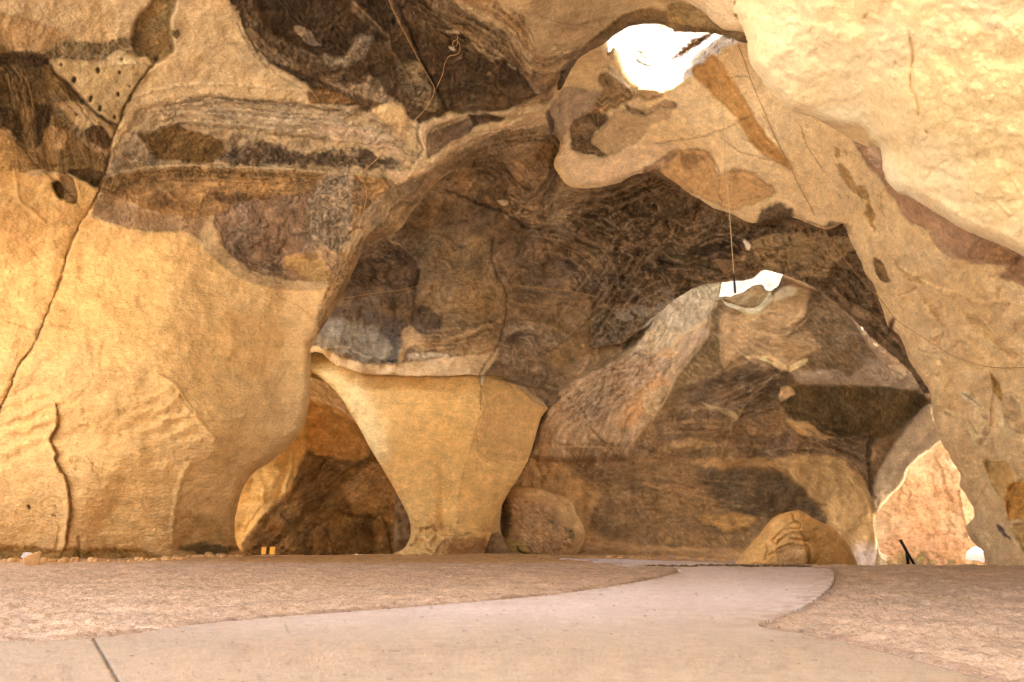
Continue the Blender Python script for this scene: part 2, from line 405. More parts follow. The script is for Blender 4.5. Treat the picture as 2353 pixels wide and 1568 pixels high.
C_patches = [
 # upper left light ceiling tints
 ("1:-60,90 150,120 330,180 440,220 480,260 400,290 330,360 0,350 -60,300", (190,142,88), dict(e=3,n=2,rim=.3,t=('grit',.14,10,1.0))),
 ("1:310,370 400,290 450,275 700,290 770,260 880,260 905,320 860,360 740,370 700,410 450,400 330,385", (140,108,68), dict(rim=.5,t=('swirl',.6,0,1.4))),
 ("1:1000,40 1060,-60 1190,-60 1180,50 1140,130 1145,200 1170,330 1140,370 1090,395 1040,415 985,375 920,375 888,280 910,150 950,90", (128,94,52), dict(e=3,n=3,d=.35,de=6,rim=.6,t=('grit',.5,20,.8))),
 ("1:1150,205 1195,200 1205,235 1185,262 1160,240", (110,82,48), dict(e=2,n=2)),
 # left dark region
 ("1:-100,345 150,352 340,372 350,440 450,560 560,680 640,760 790,850 765,900 745,960 735,1070 690,1190 670,1255 600,1235 500,1170 340,1160 280,1140 200,1060 100,940 0,850 -100,780", (122,88,48), dict(rim=.4,t=('streak',.45,80,1.2,.05))),
 ("1:330,600 480,720 740,960 735,1060 640,1010 480,900 370,780", (138,104,66), dict(t=('swirl',.25,40,1))),
 ("1:-100,380 90,360 340,380 345,430 200,470 60,430 -100,460", (70,48,26), dict(t=('swirl',.5,10,1.5))),
 ("1:60,420 240,450 300,560 250,640 180,700 90,640 0,700 -60,520", (84,60,33), dict(a=.7,e=14,t=('streak',.5,82,1.3))),
 ("1:345,395 560,420 700,430 910,425 1000,450 975,520 900,620 830,735 815,800 780,835 700,790 620,730 540,600 470,520 380,460", (206,162,104), dict(e=3,n=4,rim=.35,d=-.12,t=('blotch',.16,0,1.2))),
 ("1:390,700 480,670 600,720 700,810 760,880 740,935 700,880 620,850 570,890 500,830 430,770", (200,154,98), dict(e=3,n=4,rim=.4,t=('blotch',.12,0,1))),
 ("1:715,400 760,350 820,340 900,400 912,430 800,428", (222,180,122), dict(e=2,n=2,rim=.3,t=('blotch',.1,0,1))),
 ("1:-80,850 130,985 110,1140 -80,1120", (186,136,76), dict(t=('swirl',.3,10,2))),
 ("1:130,985 280,1130 200,1150 120,1140", (150,108,58), dict(t=('grit',.6,10,1))),
 ("1:570,890 630,850 700,870 755,940 740,1030 700,1000 600,950", (84,58,34), dict(n=8,t=('grit',.3,60,1))),
 ("1:225,700 335,730 320,900 250,980 220,880", (74,52,28), dict(n=8,t=('streak',.4,85,1))),
 ("1:-80,740 80,720 150,850 155,950 60,880 -80,850", (74,52,28), dict(n=8,t=('streak',.4,85,1))),
 ("1:300,860 430,880 440,960 360,1000 300,960", (178,130,78), dict(n=8,e=8,a=.8,t=('grit',.3,60,1))),
 # pocket holes by the crack
 ("1:455,1150 560,1135 690,1160 662,1255 600,1235 520,1190", (92,66,38), dict(e=2,n=2,d=.25,t=('streak',.5,80,2))),
 ("1:352,1235 400,1222 432,1280 424,1342 378,1305", (96,62,30), dict(e=2,n=2,d=.5,de=4,t=('streak',.3,60,2))),
 ("1:400,1190 480,1190 515,1260 518,1365 440,1352 428,1260", (122,92,60), dict(e=2,n=2,d=.2,t=('streak',.5,80,2))),
 # grey brown strata vault
 ("1:930,745 1100,700 1300,670 1420,640 1700,670 2000,690 2240,740|2:100,700 300,740 560,850 620,900 650,990 640,1050 500,1220 250,1180 0,1150|1:1900,1130 1500,1120 1200,1110 900,1140 700,1200 735,1090 830,900 900,800", (168,130,86), dict(rim=.35,e=5,t=('strata',.45,3,1.1,.10),d=.10,de=6)),
 ("1:1080,760 1400,720 1900,760|2:0,780 300,860 520,960 300,930 0,860|1:1900,880 1400,800", (186,150,108), dict(e=14,a=.6,t=('strata',.5,6,1.3))),
 ("1:1500,1000 1700,960 2000,1000 2353,1040|2:200,1000 400,1060 500,1080 440,1140 250,1130 0,1110|1:1900,1120 1650,1120 1480,1100", (84,62,40), dict(n=14,e=6,t=('swirl',.8,5,2.0,.04))),
 ("1:740,1100 850,960 900,880 960,900 1040,1060 1180,1090 1000,1120 820,1150", (140,108,74), dict(n=8,e=6,t=('swirl',.4,50,1.5))),
 ("1:925,900 1000,900 1170,850 1250,870 1340,900 1500,950 1500,1040 1420,1090 1200,1085 1060,1060 980,960", (112,78,40), dict(n=6,e=3,rim=.5,d=.12,t=('streak',.5,-55,1.6))),
 ("2:-40,820 200,860 480,990 520,1100 400,1010 200,940 -40,910", (196,150,106), dict(n=10,e=8,a=.7,t=('strata',.4,20,1.8))),
 # lower brown vault
 ("1:680,1205 900,1150 1300,1118 1900,1138|2:0,1165 200,1185 450,1225 340,1400 200,1560|5:160,60 150,120 110,180|4:2400,180 2290,290 2180,375 1950,365 1750,310 1600,240 1480,120 1440,0|1:1450,1540 1400,1470 1130,1452 900,1382 680,1300", (146,102,58), dict(e=4,rim=.4,t=('strata',.50,3,1.0,.05))),
 ("1:690,1215 860,1160 1200,1130 1600,1140|2:-200,1170 200,1200 150,1240 -200,1215|1:1400,1200 1000,1210 820,1250 800,1290", (104,72,38), dict(n=10,e=10,a=.75,t=('swirl',.6,3,1.6))),
 ("1:1350,1290 1800,1320 2000,1310 1800,1350 1500,1350", (82,56,32), dict(n=14,e=8,a=.8)),
 ("2:60,1215 250,1240 310,1290 240,1350 130,1400 60,1330 20,1270", (104,76,48), dict(n=14,e=8,a=.8,t=('swirl',.8,40,2))),
 # pale lens under the vault, above pillar edge
 ("1:630,1430 680,1300 900,1382 1120,1452 1350,1460 1440,1530|4:1450,60 1420,110 1340,90 1250,48 1130,48 1000,45 800,10|1:700,1480", (160,118,76), dict(e=3,n=3,d=.1,t=('blotch',.18,4,1))),
 ("4:1440,-60 1480,120 1600,245 1750,315 1950,370 2150,385 2290,330 2350,180 2400,200 2353,330 2200,425 2000,445 1800,425 1600,350 1480,270 1390,180 1340,80 1380,-10", (186,142,92), dict(e=3,n=2,t=('blotch',.15,4,1))),
 ("4:1470,-70 1800,-190 2200,-200 2330,0 2260,180 2000,190 1900,240 1990,365 1750,312 1600,240 1490,110", (128,94,64), dict(e=5,n=8,d=.1,t=('swirl',.35,-20,1.4,.06))),
 ("4:1905,225 2000,205 2200,240 2290,260 2260,330 2150,375 2000,325", (168,122,68), dict(e=4,n=6,t=('swirl',.4,10,2))),
 ("4:2100,-250 2353,-350 2353,100 2200,190 2080,80", (136,106,74), dict(e=10,n=10,t=('swirl',.7,60,2.2,.05))),
 # pillar: right flank and base tints
 ("0:720,560 800,600 830,640 800,680 760,740 722,830 740,760 770,660", (172,128,84), dict(e=5,n=3)),
 ("0:745,672 800,610 850,560 820,680 770,730 722,800 735,740", (132,94,60), dict(e=3,n=3,t=('strata',.4,-50,1.5))),
 ("0:-300,1262 60,1258 120,1264 300,1262 340,1272 320,1296 -300,1300", (176,120,58), dict(e=4,n=6,d=.3,de=6,t=('grit',.7,40,1.2,.06))),
 ("0:400,1185 470,1180 530,1230 545,1265 400,1262", (178,132,80), dict(e=8,n=6,a=.7,t=('grit',.4,10,1))),
 ("0:405,1262 440,1250 520,1252 545,1268 470,1275", (84,64,40), dict(e=5,n=8,a=.8,t=('grit',.6,10,1))),
 ("4:1540,600 1700,620 1900,700 1950,760 1900,850 1800,1010 1600,1020 1480,900 1430,850 1480,680", (214,160,98), dict(e=8,n=4,a=.5,t=None,d=.04,c=.1)),
 # dark ceiling right of centre
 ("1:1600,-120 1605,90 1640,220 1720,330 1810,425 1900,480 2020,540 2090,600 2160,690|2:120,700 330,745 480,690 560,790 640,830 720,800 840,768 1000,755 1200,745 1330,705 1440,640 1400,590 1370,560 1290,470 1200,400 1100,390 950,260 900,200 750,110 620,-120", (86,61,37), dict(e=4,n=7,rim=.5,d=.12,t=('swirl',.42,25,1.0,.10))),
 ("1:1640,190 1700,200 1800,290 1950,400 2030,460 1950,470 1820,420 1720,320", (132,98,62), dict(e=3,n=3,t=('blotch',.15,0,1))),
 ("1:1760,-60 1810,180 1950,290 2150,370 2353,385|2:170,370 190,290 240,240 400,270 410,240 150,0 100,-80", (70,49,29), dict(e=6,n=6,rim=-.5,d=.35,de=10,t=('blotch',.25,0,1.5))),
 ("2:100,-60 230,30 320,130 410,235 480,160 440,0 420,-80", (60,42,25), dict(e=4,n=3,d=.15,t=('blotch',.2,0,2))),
 ("1:1700,130 1760,170 1900,270 2150,390 2353,400 2353,430 2100,420 1880,300 1740,220", (110,84,56), dict(e=5,n=4,a=.7,t=('strata',.5,35,2))),
 ("2:20,380 160,385 200,290 240,250 330,260 300,320 260,400 140,440 20,430", (128,100,70), dict(e=7,n=10,a=.8,t=('swirl',.7,0,2))),
 ("2:0,540 250,580 260,500 330,530 400,600 470,690 380,700 250,650 100,620 0,570", (142,110,76), dict(e=6,n=10,a=.8,t=('swirl',.6,30,2))),
 ("2:-100,600 60,620 200,680 60,700 -100,690", (134,90,48), dict(e=3,n=3,rim=.5,t=('grit',.3,10,1))),
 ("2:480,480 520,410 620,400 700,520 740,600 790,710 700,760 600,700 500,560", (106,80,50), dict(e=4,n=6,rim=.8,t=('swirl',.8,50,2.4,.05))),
 ("2:540,450 620,420 660,470 600,500 690,560 710,600 600,560 570,520", (168,130,86), dict(e=3,n=10,a=.7)),
 ("2:310,740 400,705 470,700 545,760 562,820 525,860 450,850 370,800", (222,170,108), dict(e=3,n=3,rim=.4,t=('blotch',.1,0,1),d=-.08)),
 ("2:800,560 1000,560 1330,600 1420,640 1330,700 1100,740 860,740", (100,72,44), dict(e=22,n=12,a=.8,t=('strata',.35,-8,1.3))),
 ("2:930,220 990,240 1110,310 1190,395 1110,370 1010,310", (182,136,86), dict(e=3,n=4,rim=.5)),
 ("2:810,205 900,200 950,215 900,232 830,225", (206,164,112), dict(e=2,n=3,rim=.6)),
 ("2:835,315 870,320 870,345 845,340", (222,190,140), dict(e=2,n=3)),
 ("2:530,60 640,110 800,250 780,280 640,200 550,130", (120,88,56), dict(e=10,n=6,a=.6)),
 ("2:200,60 300,150 330,200 200,100", (112,84,54), dict(e=9,n=6,a=.6)),
 ("1:1960,190 2060,200 2150,310 2070,290", (150,118,84), dict(e=2,n=10,a=.8,t=('grit',.6,40,1))),
 ("2:500,-80 620,-60 750,110 900,200 1000,250 1200,390 1300,480 1390,580 1405,560 1330,400 1250,250 1150,170 1000,110 850,0 840,-80", (128,94,58), dict(e=5,n=5,t=('strata',.55,38,1.5,.08))),
 ("2:850,-80 1000,60 1150,130 1250,190 1330,300 1400,380 1450,405 1380,320 1340,200 1250,110 1180,50 1080,-80", (172,124,74), dict(e=5,n=5,t=('strata',.3,40,1.6))),
 ("2:1380,560 1380,450 1390,380 1480,390 1600,360 1750,290 1950,235 1860,310 1780,370 1680,430 1600,480 1560,560 1510,680 1300,720 1440,640", (142,104,66), dict(e=6,n=6,t=('strata',.45,-25,1.5,.06))),
 ("2:1385,455 1480,490 1560,475 1640,400 1560,440 1470,470 1400,440", (206,158,104), dict(e=3,n=4,a=.9)),
 ("2:1390,350 1480,385 1600,350 1740,280 1600,320 1500,360 1400,330", (206,158,104), dict(e=4,n=4,a=.7)),
 ("2:1260,80 1400,150 1700,150 1900,110 1980,120 1750,290 1600,350 1480,380 1400,330 1370,240 1330,150", (200,156,104), dict(e=6,n=5,a=.8,t=('strata',.22,-8,1.5,.03))),
 ("2:1240,60 1350,120 1370,220 1360,260 1330,190 1260,120", (140,104,66), dict(e=4,n=8,a=.7)),
 ("2:1690,400 1800,260 1950,140 2080,70 2200,55 2300,70|3:112,35 220,20 330,70 400,140 470,190 595,205 640,300 400,240 150,225 90,180|2:2250,185 2080,190 1950,255 1850,330 1700,420", (124,90,52), dict(e=3,n=2,d=.15,rim=.3,t=('strata',.25,-10,1.2))),
 ("3:112,35 220,20 330,70 400,140 470,190 590,205 400,190 200,150 120,130", (156,116,66), dict(e=2,n=2,a=.8)),
 ("2:1590,470 1700,393 1660,520 1600,605 1555,600 1575,520", (84,60,38), dict(e=2,n=3,d=.3,t=('strata',.5,40,3))),
 # ribs at the end of the hall
 ("2:690,900 850,830 980,770 980,890 850,960 740,1040 690,1060 660,990", (124,92,62), dict(e=5,n=5,t=('strata',.4,-35,1.5))),
 ("2:450,1230 700,1100 1000,960 1180,890 1500,850 1560,950 1200,1100 880,1140 740,1240 560,1440 430,1600|5:230,250 0,680 -60,600 80,350 170,200 250,50|2:200,1500 300,1380", (150,112,72), dict(e=6,n=5,t=('strata',.45,-42,1.4,.08))),
 ("2:1180,870 1420,850 1540,900 1600,940 1500,960 1300,960 1150,1060 1000,1050 1100,960", (128,94,60), dict(e=6,n=8,t=('swirl',.5,-20,1.5,.05))),
 ("2:700,1110 800,1000 980,900 1180,860 1300,790 1460,750 1510,800 1420,850 1250,880 1180,890 1000,950 860,1030 760,1100 700,1160 620,1180 480,1230 430,1150 600,1150", (208,158,106), dict(e=5,n=5,d=-.18,de=10,t=('strata',.2,-35,1.5))),
 ("2:640,860 720,800 820,790 960,770 1100,770 1300,740 1460,745 1300,790 1000,790 850,830 700,880 690,960 710,1050 670,1010 630,930", (200,154,104), dict(e=4,n=4,d=-.15,t=('strata',.2,-20,1.5))),
 ("2:965,765 1150,775 1215,800 1120,825 1010,860 960,892 990,830", (88,62,40), dict(e=3,n=4,d=.12,t=('swirl',.6,-10,2.5))),
 ("2:1500,740 1560,780 1620,900 1580,960 1540,930 1500,850 1480,780", (96,72,50), dict(e=4,n=4,t=('strata',.4,60,2))),
 ("5:180,60 260,60 200,260 60,540 -30,620 60,380 140,200", (166,124,80), dict(e=6,n=5,a=.7,t=('strata',.4,-62,1.5))),
]
holes_xy = "660,475,22 805,488,16 500,535,24 870,580,11 795,632,17 612,665,24 672,730,22 512,772,12 770,790,16 820,398,12 415,438,14 900,458,7 928,505,6 98,0,0".split()
for h in holes_xy:
    a, b, r = map(float, h.split(','))
    if r: C_patches.append(("1:" + " ".join(f"{a+r*.6*math.cos(k*1.05)*(1+.25*math.sin(k*3)):.0f},{b+r*math.sin(k*1.05):.0f}" for k in range(6)), (66,44,24), dict(e=3,n=2,d=.15,t=None)))
CR = (96,62,30)
C_lines = [
 ("1:1060,400 980,500 900,620 835,735 820,800 770,900 745,1000 740,1060 700,1190 670,1270 640,1350 580,1450 540,1500 515,1568|4:470,150 430,300 400,400 360,500 290,670 240,790 180,880 110,980 80,1080 0,1250 -80,1360", dict(w=2.2,d=.18,col=(130,86,44),a=.75,stepd=.22,taper=0)),
 ("1:1000,470 900,620 835,735 800,810", dict(w=6,col=(120,84,46),a=.8,n=5)),
 ("1:340,460 480,600 620,740 700,800 800,850", dict(w=4.5,col=(74,50,28),a=.9,d=.1)),
 ("1:740,1060 745,1000 790,930 830,870 840,830", dict(w=2.5,col=(226,178,110),a=.8)),
 ("1:-60,800 100,940 200,1060 300,1160 420,1250 500,1350 555,1420", dict(w=2.2,col=(74,50,28),a=.7,d=.06)),
 ("1:100,1150 110,1250 130,1350 220,1420 280,1480 320,1500", dict(w=4,d=-.08)),
 ("1:1480,1430 1500,1415|2:0,0", dict(w=1,a=0)),
 ("1:700,1195 900,1140 1200,1112 1500,1122 1900,1135|2:0,1160 200,1180", dict(w=3.2,col=(190,150,102),a=.6,d=-.08)),
 ("1:1100,715 1420,670 1700,680 2000,700 2180,740 2300,742", dict(w=2.2,col=(110,80,48),a=.7,d=.06)),
 ("2:480,0 560,180 640,380 740,580 830,740", dict(w=3.5,col=(52,36,22),a=.85,d=.12)),
 ("2:440,0 480,110 560,260 640,420", dict(w=2.6,col=(170,128,80),a=.6)),
 ("2:170,0 300,120 410,235", dict(w=2.0,col=(150,116,78),a=.6)),
 ("2:500,20 620,110 760,200 830,240 960,260 1100,350 1200,400 1260,440 1330,520 1400,590", dict(w=3.2,col=(48,34,20),a=.8,d=.12,n=6)),
 ("2:780,190 900,160 1000,190 1150,280 1260,330", dict(w=3,col=(60,42,26),a=.7,d=.05)),
 ("1:1610,90 1650,230 1780,370 1800,420 1900,480 2020,545 2090,600 2150,690", dict(w=3,d=-.12,col=(200,154,100),a=.4)),
 ("1:1820,420 2000,490 2353,640|2:100,690", dict(w=2.6,col=(60,42,26),a=.7,d=.05)),
 ("2:660,1010 620,900 640,840", dict(w=3,col=(80,58,40),a=.7,d=.1)),
 ("2:700,1075 690,1000 700,900 760,850 960,780", dict(w=3,col=(82,58,38),a=.7,d=.08)),
 ("2:1200,990 1380,950 1560,935 1610,905", dict(w=2,col=(60,42,28),a=.7,d=.05)),
 ("2:1440,110 1620,165 1800,150", dict(w=2,col=(150,110,70),a=.5,d=.03)),
 # pillar relief
 ("4:1055,1000 1120,1040 1200,1100 1250,1200 1300,1260 1380,1370 1440,1430 1420,1480", dict(w=5,d=-.14,col=(228,182,116),a=.4)),
 ("4:1200,1130 1260,1220 1310,1280", dict(w=3,d=.14,col=(150,98,50),a=.6)),
 ("4:1390,1240 1400,1290 1480,1310 1600,1300 1650,1270", dict(w=4,d=-.1)),
 ("4:1600,1175 1700,1150 1800,1120 1900,1000 1990,800", dict(w=3,d=-.05)),
 ("4:1860,430 1870,480 1960,520 2050,580 2120,660 2110,720", dict(w=2,d=.05,col=(170,120,66),a=.6)),
 ("4:375,1180 385,1260 385,1350 345,1430 340,1460 380,1540|7:370,60 400,130 440,190 465,300 470,430 450,560 445,640 410,720", dict(w=2.4,d=.18,col=(176,118,58),a=.5,stepd=-.35,n=2)),
 ("7:375,450 400,520 385,640 370,700", dict(w=4,d=.12,col=(170,114,54),a=.4)),
 ("7:525,570 535,650 530,740", dict(w=3,d=.14,col=(150,100,50),a=.5)),
 ("7:1160,640 1165,500 1190,300 1240,150 1280,80", dict(w=6,d=-.10)),
 ("4:20,640 120,670 200,700 270,720", dict(w=1.6,d=.05,col=(160,104,50),a=.6)),
 ("4:330,640 380,680 450,690 530,720", dict(w=1.6,d=.05,col=(170,114,58),a=.5)),
 ("4:480,190 750,210 1000,235 1300,240", dict(w=2.4,d=.03,a=.2,col=(170,118,62))),
 ("4:400,1270 560,1330 800,1400 1100,1450 1300,1500", dict(w=2.6,d=-.05)),
 ("1:1200,350 1170,380 1100,400|1:1040,420", dict(w=2,col=(150,110,66),a=.5)),
 ("1:1330,370 1400,420 1500,430 1700,440 1900,470", dict(w=1.6,col=(186,140,90),a=.5,d=.03)),
 ("7:195,378 199,392", dict(w=3.5,taper=0,d=.2,col=(110,66,28),a=.9,n=0)),
 ("7:358,440 372,446", dict(w=2.2,taper=0,d=.15,col=(110,66,28),a=.9,n=0)),
]
# incised marks on the pillar foot: ring and candelabrum
C_lines += [
 ("7:280,370 300,335 350,318 400,330 418,370 400,415 350,438 300,420 280,375", dict(w=1.6,taper=0,d=.05,col=(190,128,62),a=.55,n=0)),
 ("7:300,400 340,380 400,390", dict(w=1.4,taper=0,d=.05,col=(190,128,62),a=.5,n=0)),
 ("7:370,340 375,400", dict(w=1.4,taper=0,d=.05,col=(190,128,62),a=.5,n=0)),
 ("7:508,45 510,138", dict(w=1.4,taper=0,d=.05,col=(184,122,58),a=.6,n=0)),
 ("7:470,52 482,90 508,104 534,90 540,52", dict(w=1.3,taper=0,d=.05,col=(184,122,58),a=.6,n=0)),
 ("7:486,50 494,76 508,86 524,76 528,50", dict(w=1.3,taper=0,d=.05,col=(184,122,58),a=.6,n=0)),
 ("7:494,140 524,136", dict(w=1.3,taper=0,d=.05,col=(184,122,58),a=.6,n=0)),
 ("7:585,40 640,110 700,160", dict(w=1.6,d=.05,col=(190,128,62),a=.5,n=0)),
 ("7:560,60 620,130 680,190", dict(w=1.6,d=.05,col=(190,128,62),a=.5,n=0)),
 ("7:620,60 630,180", dict(w=1.5,d=.05,col=(190,128,62),a=.5,n=0)),
]
C_lines += flow("1:1640,120 1700,270 1850,410 2050,530 2300,650", 9, 6, light=(140,108,72))
C_lines += flow("2:560,-60 760,90 960,190 1130,300 1280,450 1390,590", 15, 6.5, light=(182,138,90))
C_lines += flow("2:900,-60 1050,60 1200,150 1300,260 1380,400 1500,460 1650,400 1800,320", 9, 7, light=(206,160,106), dark=(112,80,48))
C_lines += flow("2:1560,900 1300,930 1050,990 850,1110 640,1330 470,1520", 12, 6.5, light=(186,142,94), dark=(92,64,40))
C_lines += flow("5:260,60 180,260 80,440 -30,620", 6, 5, light=(170,126,80), dark=(92,64,40))
C_lines += flow("1:900,820 1200,730 1600,740 2000,790|2:0,800 300,880 560,1000", 13, 7.5, light=(206,168,122), dark=(96,70,44), a=(.25,.5))
C_lines += flow("1:760,1230 1200,1190 1700,1220|2:-60,1240 200,1300", 9, 8, light=(178,128,72), dark=(92,64,36), a=(.25,.5))
C_lines += flow("1:40,420 120,560 160,760 210,950", 8, 8, light=(160,118,66), dark=(66,46,26), a=(.3,.55))
C_lines += flow("1:400,520 520,680 640,820 740,980", 6, 9, light=(160,122,76), dark=(78,56,34), a=(.25,.5))
C_lines += flow("2:640,-40 520,160 560,330 720,520 820,700", 5, 26, light=(120,90,58), a=(.25,.45))
C_lines += flow("2:850,620 1000,580 1200,620 1380,650", 7, 9, light=(134,100,64), a=(.2,.4))
C_lines += flow("4:1480,60 1620,230 1800,320 2050,350 2230,270", 7, 6, light=(176,134,88), dark=(92,64,42), a=(.25,.5))
def c_extra(X, Y, D, C):
    # broad flutes of the bell pillar: the left face turns away at a soft arris
    t = X - np.interp(Y, [480, 560, 860, 1000, 1090, 1200, 1280], [520, 420, 375, 490, 425, 398, 395])
    m = sstep(470, 620, Y) * sstep(760, 640, X)
    D = D + m * .010 * (np.sqrt(t * t + 900) * .55)
    D = D + .35 * np.exp(-((X - 270) / 60) ** 2 - ((Y - 1180) / 70) ** 2) * m - .25 * np.exp(-((X - 180) / 40) ** 2 - ((Y - 1200) / 90) ** 2)
    # pillar below the traced edge: golden stone, warm glow painted in, stronger leftward
    k = (sstep(-4, 4, seg_dist(X, Y, spline(P(PIL)))) * 1.0)[..., None]
    g = sstep(900, 250, X)[..., None] * .45 + .15
    C = C * (1 - k * g) + k * g * (lin((226, 162, 80)) / np.array((1.08, .80, .51))) * (C.mean(-1, keepdims=True) / .47)
    C = C * (1 + .16 * k)  # whole pillar made paler in place of missing light
    # tool-mark ripples on the lower left
    q = np.exp(-((X - 60) / 130) ** 2 - ((Y - 980) / 90) ** 2) + np.exp(-((X - 390) / 90) ** 2 - ((Y - 960) / 60) ** 2) * .8
    D = D + q * .07 * np.sin((X * .35 + Y * .9) / 5.2 + 2 * fbm(X / 40, Y / 40, 2, 3))
    return D, C
def c_ch(X, Y, CH): return CH + .35 * sstep(520, 700, Y)
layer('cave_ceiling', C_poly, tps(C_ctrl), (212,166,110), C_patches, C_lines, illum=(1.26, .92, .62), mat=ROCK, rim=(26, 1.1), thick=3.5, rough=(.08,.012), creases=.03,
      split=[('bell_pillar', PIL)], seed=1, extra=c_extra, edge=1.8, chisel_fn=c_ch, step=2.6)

# =================================================================== second hall: pale vault with the skylight and the right leg
B_poly = "0:1235,150 1270,-60 1600,-150 2000,-200 2800,-200 2800,1380 2300,1380|9:2100,760 2105,700 2090,640 2050,600 2000,530 1995,470 2040,420 2030,360 1990,290 1950,230 1955,160 1900,70 1870,10|6:1830,1370 1790,1250 1770,1110 1760,1050 1700,960 1640,870 1610,800 1600,760 1560,690 1500,640 1470,560 1440,470 1410,380 1350,300 1320,220 1270,120 1225,20|3:1210,1410 1150,1440 1080,1440 900,1370 800,1375 640,1405 520,1350 420,1320 300,1250 200,1185 100,1110 40,1075 0,1085|2:2080,1180 1950,1240 1720,1270 1620,1240 1540,1110 1580,960 1490,850 1440,720 1440,560"
B_ctrl = [(1280,260,31.5),(1300,400,35.2),(1400,200,31),(1400,330,33.8),(1550,260,30.5),(1530,380,35),(1700,160,27.5),(1500,60,26),(1700,300,29),(1680,480,33),(1900,520,31),(1850,300,26.5),
 (2000,400,25.5),(2100,600,25.8),(2000,600,29),(2060,760,29.2),(2140,920,28),(2220,900,26),(2353,900,22.5),(2353,640,20.5),(2200,560,22.5),(2260,1290,27.5),(2353,1290,24),(2600,1290,20),(2600,600,17),(2230,1150,27.8),(1400,0,23),(1700,-100,20),(2400,-100,12),(2800,1000,17),(2060,900,29.5)]
B_hole = "0:1398,120 1400,40 1480,10 1600,30|3:620,120 600,215 520,225 440,232 360,290 280,350 225,420 200,470 150,525 60,545|2:2260,590 2200,570 2130,560 2060,525 2010,450 1980,380 1940,320"
